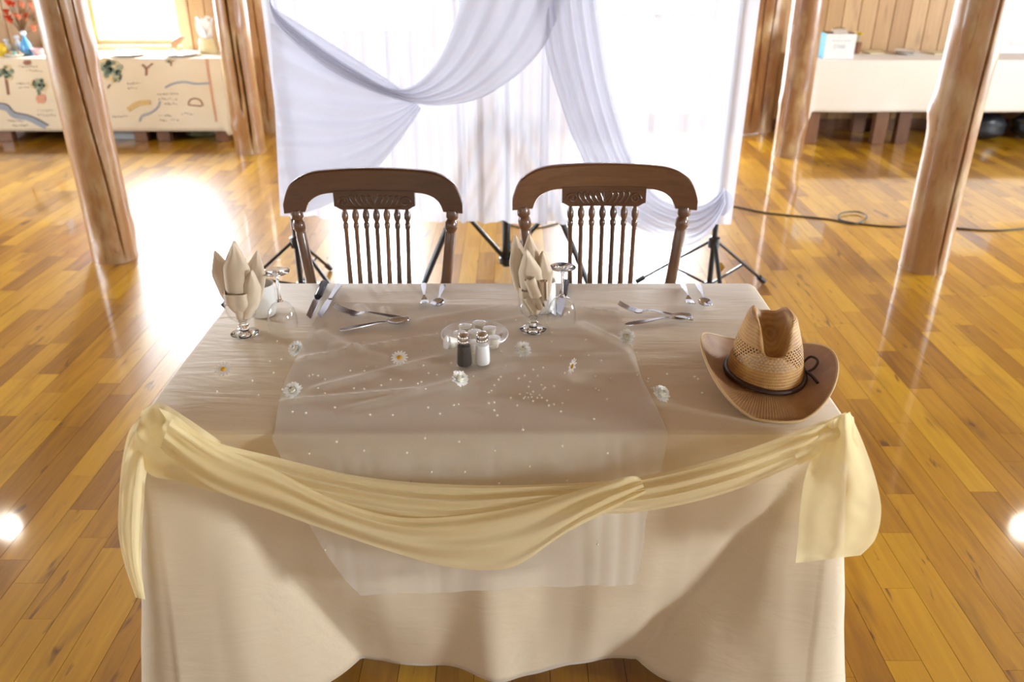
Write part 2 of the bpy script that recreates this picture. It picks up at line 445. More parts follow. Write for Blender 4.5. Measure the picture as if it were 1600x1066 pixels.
# ---------------------------------------------------------------- log posts
def log_mesh(r, h, seed, cracks, nu=200, nv=110, knots=9, taper=0.0):
    rg = random.Random(seed)
    kn = [(rg.random()*2*pi, rg.uniform(.1, 2.0), rg.uniform(.03, .055), rg.uniform(.006, .016)) for _ in range(knots)]
    def fn(u, v):
        a = 2*pi*u; z = h*v
        rr = r*(1-taper*v)*(1+.03*nz(cos(a)*.6+seed, sin(a)*.6, z*.8)+.022*nz(cos(a)*.9, sin(a)*.9+seed, z*3.5))
        for ka, kz, kw, kh in kn:
            da = (a-ka+pi) % (2*pi)-pi
            q = ((da*r)**2+((z-kz)*.75)**2)/kw**2
            if q < 6: rr += kh*math.exp(-q)
        for ca, drift, z0, z1, w, dep in cracks:
            if z0 < z < z1:
                c = ca+drift*(z-z0)+.10*nz(z*1.3, seed, ca)
                da = (a-c+pi) % (2*pi)-pi
                e = min(1, (z-z0)/.2, (z1-z)/.2)
                rr -= dep*e*max(0, 1-(abs(da)*r/w)**2)
        if z < .03: rr *= 1+.02*(1-z/.03)
        bx = .012*nz(z*.7, seed*3.1, 0); by = .012*nz(z*.7, seed*1.7, 9)
        return Vector((bx+rr*cos(a), by+rr*sin(a), z))
    v, f = grid(fn, nu, nv, True)
    f.append([nv*nu+i for i in range(nu)]); f.append(list(range(nu))[::-1])
    return v, f
def facing(x, y): return math.atan2(-y, -x)     # angle on the log that faces the photographer
LOGS = [  # px base centre, half width px, seed, cracks(angle off facing, drift, z0, z1, width, depth), label
    (183, 412, .122, 1, [(.35, -.28, .0, 3.0, .006, .02), (.62, -.18, .9, 3.1, .005, .02)], 'thick peeled log post in front of the printed map cloth'),
    (1440, 427, .122, 2, [(.72, -.05, .0, 2.6, .007, .03)], 'thick knotty log post with a long drying crack, cable running behind it'),
    (392, 241, .125, 3, [(.15, -.05, .0, 1.0, .010, .05), (-.25, -.02, .3, 3.1, .013, .05)], 'peeled log post with two wide splits beside the map cloth table'),
    (1229, 246, .123, 4, [(-.9, .02, .0, 2.6, .006, .03)], 'peeled log post standing beside the white box'),
]
for px, py, r, seed, cr, lab in LOGS:
    p = atz(px, py, 0); p.y += r*.8; p = Vector((p.x*(1+r*.8/p.y*.95), p.y, 0))
    fa = facing(p.x, p.y)
    o = mo('log_post', log_mesh(r, ZC, seed, [(fa+c[0], *c[1:]) for c in cr]), M['log'], loc=p)
    tag(o, lab, 'post', 'freestanding log posts')
for px, lab, w, seed in ((416, 'broad log column against the wall beside the hanging white curtain, near the split post', .17, 5), (1180, 'broad log column against the wall beside the electrical outlet', .19, 6)):
    X = (px-800)*7.75/FPX
    o = mo('wall_column', log_mesh(w, ZC, seed, [(-1.4, 0, 0, 3, .006, .02), (-1.9, .05, 0, 3, .006, .02)]), M['log'], loc=(X, YB-.02, 0))
    tag(o, lab, 'post', 'log columns on the wall')

# ---------------------------------------------------------------- main table
TX0, TX1, TY0, TY1, TZ = -.786, .704, 1.482, 2.284, .75
t = thing('banquet_table', 'wooden banquet table hidden under the beige satin cloth', 'table', ((TX0+TX1)/2, (TY0+TY1)/2, 0))
hw, hd = (TX1-TX0)/2-.006, (TY1-TY0)/2-.006
mo('tabletop', box(-hw, hw, -hd, hd, .71, TZ-.006, .004), M['dark_wood'], t, False)
for sx in (-1, 1):
    for sy in (-1, 1):
        mo('leg', box(sx*(hw-.10)-.02, sx*(hw-.10)+.02, sy*(hd-.13)-.02, sy*(hd-.13)+.02, 0, .712, .004), M['dark_wood'], t, False)
# tablecloth: flat top, rolled edge, hanging skirt with corner falls
def perimeter():
    """(x, y, nx, ny, side, d) around the top; d = signed distance from the nearest front corner along the edge"""
    rc = .018; P = []
    cs = [(TX0+rc, TY0+rc, pi, 1.5*pi), (TX1-rc, TY0+rc, 1.5*pi, 2*pi), (TX1-rc, TY1-rc, 0, .5*pi), (TX0+rc, TY1-rc, .5*pi, pi)]
    for k, (cx, cy, a0, a1) in enumerate(cs):
        for i in range(15):
            a = a0+(a1-a0)*i/14; P.append((cx+rc*cos(a), cy+rc*sin(a), cos(a), sin(a), 'c%d' % k, 0))
        nx_, ny_, _, _ = cs[(k+1) % 4]
        p = Vector((cx+rc*cos(a1), cy+rc*sin(a1))); q = Vector((nx_+rc*cos(cs[(k+1) % 4][2]), ny_+rc*sin(cs[(k+1) % 4][2])))
        n = 240 if k == 0 else (90 if k == 2 else 110)
        for i in range(1, n):
            s = p.lerp(q, i/n); P.append((s.x, s.y, cos(a1), sin(a1), 'frbl'[k], i/n*(q-p).length))
    return P
PER = perimeter(); NP = len(PER); NT_ = 46
FRONT_L = (TX1-TX0); SIDE_L = TY1-TY0
def lobe(d, A, w, V, vd, vw): return A*math.exp(-(d/w)**2)-V*math.exp(-((d-vd)/vw)**2)
def cone(d, t, w, A):
    """corner fall: a cone of cloth widening downwards, with a crease where it meets the flat panel"""
    W = .05+w*t; q = d/W
    if q < 1: return A*(.80+.20*cos(q*pi*.9))*(1-q**5)-.055*q**5
    return -.055*math.exp(-((q-1)/.45)**2)
def skirt(i, t):
    x, y, nx, ny, side, d = PER[i]
    drop = {'f': .70, 'r': .72, 'l': .72, 'b': .14}.get(side, .74 if side in ('c0', 'c1') else .14)
    if side in 'rl':
        s = d/SIDE_L if side == 'r' else 1-d/SIDE_L     # 0 at the front corner
        drop = .74-.0*s if s < .75 else .74-(s-.75)/.25*.60
    if side == 'f':
        e = min(d, FRONT_L-d)
        drop = .695+.045*math.exp(-(e/.22)**2)-.014*math.cos(d*19)*math.exp(-((d-.75)/.35)**2)+.006*nz(d*5, 3)
        if d > FRONT_L-.42 and d < FRONT_L-.20: drop -= .035*math.exp(-((d-(FRONT_L-.30))/.05)**2)
    off = 0
    if side == 'c0': off = .115
    elif side == 'c1': off = .115
    elif side in ('c2', 'c3'): off = .03
    elif side == 'f':
        off = cone(d, t, .34, .115)+cone(FRONT_L-d, t, .36, .115)
        off += .030*math.exp(-((d-.72)/.06)**2)-.016*math.exp(-((d-.60)/.08)**2)-.016*math.exp(-((d-.86)/.09)**2)
        off += .008*nz(d*4.2, 1.5)
    elif side in 'rl':
        s = d if side == 'r' else SIDE_L-d
        off = cone(s, t, .30, .115)+.02*sin(s*16)*sst(.3, .5, s)
    tt = max(0, t-.04)/.96
    off = off*(tt**1.25)
    # rolled edge then a nearly straight fall
    ro = .010*sst(0, .03, t)
    z = TZ-drop*tt-.010*sst(0, .04, t)
    off += ro+.004*nz(x*9, y*9, z*7)*sst(.05, .3, t)
    if side in 'frlc0c1': off += (.011*nz(x*6, y*6, z*1.2)+.005*nz(x*15, y*15+8, z*2.5))*sst(.1, .6, t)
    return Vector((x+nx*off, y+ny*off, max(z, .004)))
V, F = [], []
NXt, NYt = 60, 34
for j in range(NT_+1):
    t_ = (j/NT_)**1.15
    for i in range(NP): V.append(skirt(i, t_))
for j in range(NT_):
    for i in range(NP): F.append([j*NP+i, (j+1)*NP+i, (j+1)*NP+(i+1) % NP, j*NP+(i+1) % NP])
F.append(list(range(NP)))
cl = mo('tablecloth', (V, F), M['cloth'])
tag(cl, 'champagne beige satin cloth hanging to the floor, laid with cutlery and flowers', 'tablecloth')
solid(cl, .0015, -1)

# chiffon runner over the cloth
LT = [(505, 472), (490, 505), (470, 545), (448, 590), (436, 630), (430, 668)]
RT = [(965, 480), (975, 510), (988, 545), (1002, 590), (1022, 630), (1040, 668)]
LF = [(440, 715), (462, 770), (480, 810), (520, 870), (565, 920)]
RF = [(1032, 735), (1024, 770), (1010, 805), (1003, 850), (992, 902)]
YRN = 1.436
def runner_edges(T_, F_):
    P = [atz(a, b, TZ+.0012) for a, b in T_]; P[-1].y = TY0+.003
    P.append(Vector((P[-1].x, TY0-.022, TZ-.012)))
    return P+[aty(a, b, YRN-.002*i) for i, (a, b) in enumerate(F_)]
EL, ER = runner_edges(LT, LF), runner_edges(RT, RF)
rk = random.Random(3)
def ridge(a, b, h, w):     # a fold line between two pixels on the table
    return (atz(*a, TZ), atz(*b, TZ), h, w)
RIDGES = [ridge((470, 563), (700, 524), .010, .010), ridge((490, 610), (690, 560), .008, .011), ridge((440, 630), (650, 612), .008, .010),
          ridge((530, 645), (800, 575), .006, .012), ridge((520, 540), (600, 560), .006, .012), ridge((560, 478), (590, 505), .008, .012),
          ridge((600, 482), (612, 505), .008, .011), ridge((905, 505), (985, 545), .010, .009), ridge((640, 505), (800, 478), .006, .010),
          ridge((690, 520), (860, 490), .006, .010), ridge((870, 478), (965, 492), .008, .010), ridge((500, 520), (560, 550), .006, .014),
          ridge((790, 560), (990, 556), .003, .010), ridge((900, 585), (1000, 585), .003, .010), ridge((985, 545), (1022, 620), .007, .008)]
FLAT = [(atz(a, b, TZ).x, atz(a, b, TZ).y, r_) for a, b, r_ in ((742, 533, .11), (833, 517, .05), (846, 486, .055), (877, 505, .055), (640, 505, .03), (610, 500, .03), (580, 500, .03), (550, 498, .03), (525, 492, .03), (532, 520, .03), (560, 518, .03), (590, 514, .03), (620, 512, .03), (726, 574, .03), (754, 572, .03), (664, 484, .03), (683, 484, .03))]
def runner_pt(u, v):
    a, b = curve_at(EL, v), curve_at(ER, v); p = a.lerp(b, u)
    m = len(EL)-1
    if v*m < 5.0:
        h = .0
        for A, B, hh, w in RIDGES:
            ab = (B-A); ab.z = 0; q = p-A; q.z = 0; s = q.dot(ab)/ab.length_squared
            if -.1 < s < 1.1:
                dd = (q-ab*min(max(s, 0), 1)).length
                h += hh*math.exp(-(dd/w)**2)*min(1, (s+.1)*6, (1.1-s)*6)
        for ox, oy, orr in FLAT:
            h *= 1-math.exp(-(((p.x-ox)**2+(p.y-oy)**2)/orr**2)**2)
        h += .0005*(1+nz(p.x*14, p.y*20, 2))
        p.z += h*(1-sst(.8, 1, v*m/5.0))
    else:
        k = sst(5, 7, v*m)
        p.y -= (.004*abs(nz(p.x*9, 5, p.z*1.2))+.004*abs(nz(p.x*26, 8, p.z*2)))*k
        p.y -= .02*sst(8.5, 11, v*m)
        if v*m > 10: p.z += .012*nz(p.x*10, 4, 4)*(v*m-10)
    return p
o = mo('chiffon_runner', grid(runner_pt, 150, 150), M['chiffon'])
tag(o, 'sheer blush chiffon runner with soft creases laid over the beige satin cloth', 'table runner')

# yellow organza scarf
sc_ = thing('organza_scarf', 'pale yellow organza scarf swagged along the front of the beige table', 'scarf', ((TX0+TX1)/2, 1.42, .5))
SL = sc_.location
def sheet(name, A, B, yf, folds, amp, nu=120, nv=28, seed=0, bul=.02):
    def fn(u, v):
        pa, pb = curve_at([(*q, 0) for q in A], u), curve_at([(*q, 0) for q in B], u)
        q = pa.lerp(pb, v)
        fo = amp*sin(v*folds*2*pi+2.2*sin(u*3+seed)+1.5*nz(u*3, seed))*min(1, v*6+.2, (1-v)*6+.2)
        fo += amp*.5*nz(u*9, v*5, seed)
        y = yf(u, v)-bul*sin(pi*min(max(v, 0), 1))-fo
        return aty(q.x, q.y, y)-Vector(SL)
    return mo(name, grid(fn, nu, nv), M['organza'], sc_)
def endlift(u, y0, y1, k=.08):
    return y0+(y1-y0)*(1-sst(0, k, u)*sst(0, k, 1-u))
UPA = [(238, 634), (275, 650), (330, 688), (430, 714), (560, 744), (700, 757), (850, 757), (1000, 745), (1150, 708), (1270, 664), (1322, 644)]
LOA = [(232, 735), (268, 748), (330, 768), (430, 790), (560, 815), (700, 832), (850, 806), (1000, 800), (1130, 772), (1240, 728), (1290, 700)]
sheet('upper_fold', UPA, LOA, lambda u, v: endlift(u, 1.393, 1.455, .10)+.0*v, 3.2, .007, seed=1, bul=.022)
UPB = [(268, 655), (340, 696), (430, 735), (520, 780), (620, 808), (720, 806), (820, 790), (900, 768), (975, 746), (1000, 746)]
LOB = [(250, 700), (330, 762), (430, 800), (520, 832), (610, 862), (690, 884), (765, 891), (815, 880), (890, 830), (1010, 770)]
sheet('lower_fold', UPB, LOB, lambda u, v: endlift(u, 1.362, 1.375, .12), 2.3, .006, seed=4, bul=.012)
TLA = [(240, 636), (205, 668), (191, 720), (186, 780), (185, 830), (194, 880), (212, 934)]
TLB = [(262, 690), (238, 715), (228, 745), (225, 785), (222, 830), (221, 885), (227, 937)]
sheet('left_tail', TLA, TLB, lambda u, v: 1.44-.05*sst(0, .5, u), 1.6, .008, 60, 18, 6, .02)
KNA = [(222, 642), (250, 630), (290, 652), (345, 690)]
KNB = [(205, 700), (235, 742), (290, 752), (345, 758)]
sheet('corner_fold', KNA, KNB, lambda u, v: 1.405+.06*(1-v)*(1-u), 2.0, .006, 50, 24, 9, .035)
TRA = [(1290, 662), (1272, 705), (1258, 745), (1251, 790), (1247, 840), (1243, 880)]
TRB = [(1328, 644), (1352, 700), (1370, 755), (1377, 800), (1368, 842), (1345, 868)]
sheet('right_tail', TRA, TRB, lambda u, v: 1.435-.055*sst(0, .4, u), 1.7, .010, 60, 28, 12, .05)
TSA = [(1235, 690), (1275, 668), (1318, 646), (1334, 652)]
TSB = [(1248, 728), (1280, 715), (1310, 722), (1345, 735)]
sheet('corner_fold', TSA, TSB, lambda u, v: 1.395+.05*(1-v)*u, 1.5, .005, 40, 18, 15, .03)

# ---------------------------------------------------------------- chairs
def ztop(x):
    q = abs(x)/.267
    return 1.065-.012*q*q-.050*max(0, (q-.55)/.45)**2.6-.03*max(0, (q-.9)/.1)**2
def zbot(x):
    q = abs(x)
    if q < .118: return .992
    if q < .205: 
        s = (q-.118)/.087
        return .938+.054*math.sqrt(max(0, 1-s**2.6))
    return .938
def bow(x): return -.62*x*x
def chair_rail():
    n = 90; V, F = [], []; th = .012
    def sec(x):
        zt, zb = ztop(x), zbot(x); y = bow(x); c = .006
        return [(x, y-th, zb+c*.5), (x, y-th, zt-c), (x, y-th*.5, zt), (x, y+th*.5, zt), (x, y+th, zt-c), (x, y+th, zb+c*.5), (x, y+th*.6, zb), (x, y-th*.6, zb)]
    for i in range(n+1):
        x = -.267+.534*i/n; V += sec(x)
    for i in range(n):
        for k in range(8): F.append([i*8+k, i*8+(k+1) % 8, (i+1)*8+(k+1) % 8, (i+1)*8+k])
    F += [list(range(8))[::-1], [n*8+k for k in range(8)]]
    return V, F
def chair_panel():
    n = 40; V, F = [], []
    def edge(q):   # panel bottom outline, shouldered
        e = abs(q)
        return .938+.012*sst(.80, 1.0, e)
    for i in range(n+1):
        q = -1+2*i/n; x = q*.122*(1 if True else 1); zb = edge(q); zt = .999
        y = bow(x)
        V += [(x, y-.016, zb+.003), (x, y-.016, zt), (x, y+.014, zt), (x, y+.014, zb+.003), (x, y, zb)]
    for i in range(n):
        for k in range(5): F.append([i*5+k, i*5+(k+1) % 5, (i+1)*5+(k+1) % 5, (i+1)*5+k])
    F += [list(range(5))[::-1], [n*5+k for k in range(5)]]
    return V, F
def carving():
    parts = []
    def pt(x, z): return (x, bow(x)-.0165, z)
    for s in (-1, 1):
        sp = [pt(s*(.092+.017*(1-k/26)*cos(k*.42)), .966+.017*(1-k/26)*sin(k*.42)) for k in range(27)]
        parts.append(tube(sp, .0022, 6))
        for j in range(4):
            a = [pt(s*(.012+.016*j), .952), pt(s*(.020+.016*j), .962), pt(s*(.026+.016*j), .975), pt(s*(.020+.017*j), .984), pt(s*(.012+.017*j), .980)]
            parts.append(tube(smooth_pts(a, 12), .0020, 6))
        parts.append(tube(smooth_pts([pt(s*.08, .950), pt(s*.05, .946), pt(s*.01, .945)], 10), .0020, 6))
    for k in range(5):
        a = R(30+30*k); parts.append(tube([pt(0, .956), pt(.020*cos(a), .958+.026*sin(a))], [.0026, .0012], 6))
    return join(*parts)
def seat_mesh():
    def fn(u, v):
        a = 2*pi*u; w, d = .225, .215
        x = abs(cos(a))**.55*math.copysign(w, cos(a)); y = abs(sin(a))**.55*math.copysign(d, sin(a))
        x *= 1-.10*(y/d+1)/2
        lv = [(0, -.0), (.92, -.004), (1, .006), (1, .022), (.94, .032), (.55, .024), (0, .020)]
        k = v*6; i = min(int(k), 5); f = k-i
        s = lv[i][0]+(lv[i+1][0]-lv[i][0])*f; z = lv[i][1]+(lv[i+1][1]-lv[i][1])*f
        return Vector((x*s, -.25+y*s, .43+z))
    return grid(fn, 48, 18, True)
def turned(p0, p1, prof, n=12):
    """turned rod between two points; prof = [(t, r)]"""
    p0, p1 = Vector(p0), Vector(p1)
    return tube([p0.lerp(p1, t_) for t_, _ in prof], [r_ for _, r_ in prof], n)
def make_chair(label, loc, s):
    t = thing('pressback_chair', label, 'chair', loc, 0, 'dark oak dining chairs'); t.scale = (s, s, s)
    mo('top_rail', chair_rail(), M['oak'], t)
    p = mo('carved_panel', chair_panel(), M['oak'], t); mo('carving', carving(), M['oak'], p)
    post = [(0, .017), (.02, .019), (.045, .019), (.055, .0145), (.075, .019), (.11, .0195), (.125, .015), (.14, .0165), (.3, .0165), (.75, .018), (1, .016)]
    for sx in (-1, 1):
        mo('back_post', turned((sx*.236, bow(.236), .944), (sx*.178, -.075, .44), post, 14), M['oak_z'], t)
    sp = [(0, .0055), (.015, .0065), (.04, .0105), (.065, .0105), (.09, .0065), (.10, .009), (.125, .009), (.135, .0068), (.3, .0070), (.52, .0085), (.535, .010), (.56, .0085), (.8, .0095), (1, .007)]
    for k in range(7):
        q = (k-3)/3
        mo('spindle', turned((q*.096, bow(q*.096), .942), (q*.088, -.055, .455), sp, 10), M['oak_z'], t)
    mo('seat', seat_mesh(), M['oak'], t)
    lg = [(0, .014), (.06, .018), (.10, .013), (.14, .021), (.4, .019), (.5, .022), (.54, .014), (.6, .019), (.9, .013), (1, .012)]
    for sx in (-1, 1):
        mo('front_leg', turned((sx*.17, -.42, .435), (sx*.20, -.45, 0), lg), M['oak_z'], t)
        mo('rear_leg', turned((sx*.16, -.09, .435), (sx*.185, -.02, 0), lg), M['oak_z'], t)
        mo('side_stretcher', turned((sx*.188, -.44, .18), (sx*.175, -.05, .18), [(0, .008), (.5, .013), (1, .008)]), M['oak_z'], t)
    mo('front_stretcher', turned((-.185, -.438, .22), (.185, -.438, .22), [(0, .008), (.5, .014), (1, .008)]), M['oak_z'], t)
    return t
make_chair('carved dark oak chair nearer the printed map cloth, pushed in behind the table', (-.4106, 2.443, 0), .99)
make_chair('carved dark oak chair nearer the straw hat, pushed in behind the table', (.2706, 2.416, 0), 1.01)

# ---------------------------------------------------------------- backdrop stands and curtain
def leg_pts(c, hub_z, foot): return [Vector((c[0], c[1], hub_z)), Vector(foot)]
def tripod(label, cx, cy, hub, bottom, Rr, angs, top, rleg, rpole, tag_at=None, brace_t=.55, feet=True):
    t = thing('backdrop_stand', label, 'stand', (cx, cy, 0), 0, 'black tripod stands')
    mo('pole', tube([(0, 0, bottom), (0, 0, top)], rpole, 14), M['black'], t)
    mo('hub_collar', lathe([(rpole*1.1, hub-.03), (rpole*2, hub-.025), (rpole*2, hub+.025), (rpole*1.1, hub+.03)], 16), M['black'], t)
    mo('lower_collar', lathe([(rpole*1.1, bottom+.01), (rpole*1.7, bottom+.015), (rpole*1.7, bottom+.045), (rpole*1.1, bottom+.05)], 16), M['black'], t)
    for a in angs:
        a = R(a); d = Vector((cos(a), sin(a), 0))
        p0 = d*rpole*1.6+Vector((0, 0, hub)); p1 = d*Rr+Vector((0, 0, .012))
        l = mo('leg', tube([p0, p1], rleg, 10, flat=.7), M['black'], t)
        mo('rubber_foot', tube([p1-(p1-p0).normalized()*.05, p1], rleg*1.35, 10), M['black_plastic'], l)
        mo('brace', tube([p0.lerp(p1, brace_t), Vector((0, 0, bottom+.03))], rleg*.6, 8), M['black'], t)
    if tag_at:
        x, y, z = tag_at
        mo('hang_tag', ([(x, y, z+.03), (x-.022, y+.002, z), (x, y, z-.034), (x+.022, y-.002, z)], [[0, 1, 2, 3]]), M['tag_yellow'], t)
    return t
YS = 3.93
tripod('slim black tripod stand holding the gathered swag side of the curtain', -1.07, YS, .30, .04, .39, (200, 80, -40), 2.45, .011, .014, (-.03, .15, .10))
tripod('slim black tripod stand under the tied curtain corner beside the floor cable', 1.0, YS, .30, .04, .39, (30, 150, 270), 2.45, .011, .014, (.08, .12, .12))
tripod('heavy black tripod stand with thick legs between the two oak chairs', -.03, 4.13, .94, .10, .52, (210, 330, 90), 2.45, .020, .022, None, .50)
o = mo('crossbar', tube([(-1.2, YS, 2.466), (1.2, YS, 2.466)], .014, 12), M['black'])
tag(o, 'black horizontal crossbar carrying the white curtain', 'crossbar')

YC = 3.86
cur = thing('curtain_backdrop', 'white sheer curtain backdrop with swags hanging between tripod stands', 'curtain', (0, YC, .4))
CL = Vector(cur.location)
def panel(name, x0, x1, z0f, z1, ypl, nf, amp, mat, nu=260, nv=40, seed=0, lean=0):
    def fn(u, v):
        z = z1+(z0f(u)-z1)*v
        ph = u*nf*2*pi+2.5*nz(u*nf*.45, seed, v*.6)
        x = x0+(x1-x0)*u+.012*sin(ph*.5+1)+lean*v
        y = ypl+amp*(sin(ph)+.5*sin(ph*2.3+seed))*(.5+.5*v)
        return Vector((x, y, z))-CL
    return mo(name, grid(fn, nu, nv), mat, cur)
panel('sheer_panel', -1.09, .16, lambda u: .45-.03*u+.012*nz(u*6, 1), 2.42, YC, 10, .020, M['sheer'], seed=1)
panel('sheer_panel', .14, 1.08, lambda u: .42+.015*nz(u*7, 3), 2.42, YC, 5, .018, M['sheer'], seed=2, lean=-.02)
def swag(name, fn2, yf, mat, nu, nv):
    def fn(u, v):
        q, dy = fn2(u, v); return aty(q.x, q.y, yf+dy)-CL
    return mo(name, grid(fn, nu, nv), mat, cur)
def fold(v, n, a, ph=0): return a*sin(2*pi*n*v+ph)
# swag hung from the left edge, gathered into the crossing point
BL0, BL1 = Vector((421, 8, 0)), Vector((438, 338, 0))
def swag_b(u, v):
    a = BL0.lerp(BL1, v); e = Vector((640+18*v, 148+22*v, 0))
    low = Vector((560+20*(1-v), 105+230*v**1.1, 0))
    q = (1-u)**2*a+2*u*(1-u)*low*1.0+u*u*e
    return q, -.035+fold(v, 7, .012*(1-u*.6), 2*nz(v*3, u))
swag('left_swag', swag_b, YC-.01, M['sheer_thick'], 70, 90)
# swag crossing in front: narrow at the left, broad towards the top right
A_UP = [(418, -40), (428, 12), (500, 72), (560, 112), (610, 138), (650, 131), (690, 85), (722, 0), (735, -60)]
A_LO = [(419, -20), (432, 38), (500, 100), (570, 138), (640, 160), (700, 164), (770, 144), (850, 72), (900, -60)]
def swag_a(u, v):
    q = curve_at([(*p, 0) for p in A_UP], u).lerp(curve_at([(*p, 0) for p in A_LO], u), v)
    return q, -.07-.02*sin(pi*v)+fold(v, 4.5, .010, 2*nz(u*2, 7))
swag('front_swag', swag_a, YC-.015, M['sheer_thick'], 110, 50)
# tail falling from the middle towards the right-hand corner, then looped up and tied
T_L = [(838, -60), (848, 60), (872, 150), (905, 240), (950, 320), (1005, 366), (1065, 386), (1110, 362), (1134, 318)]
T_R = [(925, -60), (938, 40), (955, 140), (985, 240), (1022, 300), (1060, 322), (1095, 322), (1118, 308), (1132, 292)]
def tail(u, v):
    q = curve_at([(*p, 0) for p in T_L], u).lerp(curve_at([(*p, 0) for p in T_R], u), v)
    return q, -.05-.03*sin(pi*v)+fold(v, 5, .012, 2*nz(u*2, 3))
swag('tied_tail', tail, YC-.02, M['sheer_thick'], 110, 50)
kn = aty(1131, 318, YC-.03)
mo('knot', grid(lambda u, v: kn-CL+Vector((cos(2*pi*u)*sin(pi*v)*(.035+.012*sin(6*pi*u)), sin(2*pi*u)*sin(pi*v)*.03, -.06*cos(pi*v))), 40, 16, True), M['sheer_thick'], cur)

# ---------------------------------------------------------------- things on the table
def on_table(px, py, h=0): return atz(px, py, TZ+h)
ZT = TZ+.0028
def goblet(label, px, py):
    p = on_table(px, py); t = thing('goblet', label, 'glass', (p.x, p.y, ZT), 0, 'short footed goblets')
    bowl = [(.008, .036), (.020, .040), (.034, .052), (.039, .070), (.0405, .095), (.0395, .122)]
    inner = [(r-.0022, z+.001) for r, z in bowl[1:]]
    mo('bowl', lathe(bowl+[(.0385, .123)]+inner[::-1]+[(.004, .043)], 40, cap=False), M['thin_glass'], t)
    mo('stem', lathe([(.012, .010), (.010, .018), (.014, .024), (.010, .030), (.011, .037)], 24), M['glass'], t)
    mo('foot', lathe([(.0, 0), (.034, 0), (.0355, .003), (.030, .007), (.014, .012), (.0, .013)], 8 if 'curled' in label else 32), M['glass'], t)
    return t
g1 = goblet('footed glass goblet holding the tall pointed napkin near the white mug', 383, 523)
g2 = goblet('footed glass goblet holding the rolled and curled napkin', 833, 517)
def napkin_leaf(base, tip, w, curl, lean=(0, 0), fat=.020, seed=0, nu=18, nv=26):
    """a folded point of napkin: gathered in the glass, widest above the rim, ending in a point"""
    b, tp = Vector(base), Vector(tip)
    side = Vector((tp-b)).cross(Vector((0, 1, 0))).normalized()
    def fn(u, v):
        c = b.lerp(tp, v)+Vector((lean[0], lean[1], 0))*sin(pi*v)
        ww = w*(.45+.55*sst(0, .35, v))*(1 if v < .66 else max(.02, (1-v)/.34)**.85)
        a = (u-.5)*curl
        s = sin(a)/max(sin(curl/2), .3)
        return c+side*(ww*s)+Vector((0, fat*(1-cos(a))*2*(1-.5*v)+.003*nz(u*4, v*5, seed), 0))
    return grid(fn, nu, nv)
nk = thing('cloth_napkin', 'pointed beige linen napkin standing in the goblet beside the white mug', 'napkin', (g1.location.x, g1.location.y, ZT+.044))
def loc_leaf(root, name, tip_px, dy, w, curl, seed, base=(0, 0, .002), lean=(0, 0), fat=.018, parent=None):
    p = aty(tip_px[0], tip_px[1], root.location.y+dy)-Vector(root.location)
    return solid(mo(name, napkin_leaf(base, p, w, curl, lean, fat, seed), M['napkin'], root), .0012)
loc_leaf(nk, 'front_point', (364, 379), -.012, .033, 2.6, 1, (0, -.024, .004), (-.002, -.002))
loc_leaf(nk, 'side_point', (334, 393), .006, .030, 1.9, 2, (-.006, .004, .004), (-.004, .0))
loc_leaf(nk, 'side_point', (401, 393), .016, .027, 1.7, 3, (.008, .006, .004), (.004, .0))
loc_leaf(nk, 'low_point', (392, 424), -.018, .024, 2.4, 4, (.012, -.020, .004), (.004, -.004))
solid(mo('gathered_base', grid(lambda u, v: Vector(((.012+.023*sst(0, .7, v))*cos(2*pi*u)*(1+.08*sin(10*pi*u)), (.012+.023*sst(0, .7, v))*sin(2*pi*u)*(1+.08*sin(10*pi*u)), .003+.074*v)), 50, 14, True), M['napkin'], nk), .0012)
nk = thing('cloth_napkin', 'beige linen napkin rolled and curled in the goblet near the salt shaker', 'napkin', (g2.location.x, g2.location.y, ZT+.044))
loc_leaf(nk, 'back_point', (805, 368), .012, .026, 1.7, 5, (-.006, .008, .004), (-.004, 0))
loc_leaf(nk, 'back_point', (827, 366), .016, .026, 1.8, 6, (.002, .010, .004), (0, 0))
loc_leaf(nk, 'side_point', (848, 394), .008, .026, 2.2, 7, (.010, .004, .004), (.005, 0))
loc_leaf(nk, 'front_point', (822, 392), -.012, .029, 2.7, 8, (.004, -.018, .004), (.002, -.002))
def roll(p0, p1, r, turns, seed):
    p0, p1 = Vector(p0), Vector(p1); ax = (p1-p0).normalized(); s = ax.cross(Vector((0, 1, 0))).normalized(); w = ax.cross(s)
    def fn(u, v):
        a = turns*2*pi*u+seed; rr = r*(.45+.55*u)
        return p0.lerp(p1, v)+s*(rr*cos(a))+w*(rr*sin(a))
    return grid(fn, 40, 8)
for a, b, r in (((-.010, -.027, .110), (.008, -.032, .062), .016), ((.004, -.030, .070), (.018, -.026, .028), .012), ((-.018, -.028, .060), (.006, -.034, .022), .012), ((.022, -.018, .100), (.024, -.022, .050), .013)):
    solid(mo('curl', roll(a, b, r, 1.3, r*900), M['napkin'], nk), .0012)
solid(mo('gathered_base', grid(lambda u, v: Vector(((.012+.022*sst(0, .7, v))*cos(2*pi*u)*(1+.10*sin(14*pi*u)), (.012+.022*sst(0, .7, v))*sin(2*pi*u)*(1+.10*sin(14*pi*u)), .003+.070*v)), 50, 14, True), M['napkin'], nk), .0012)

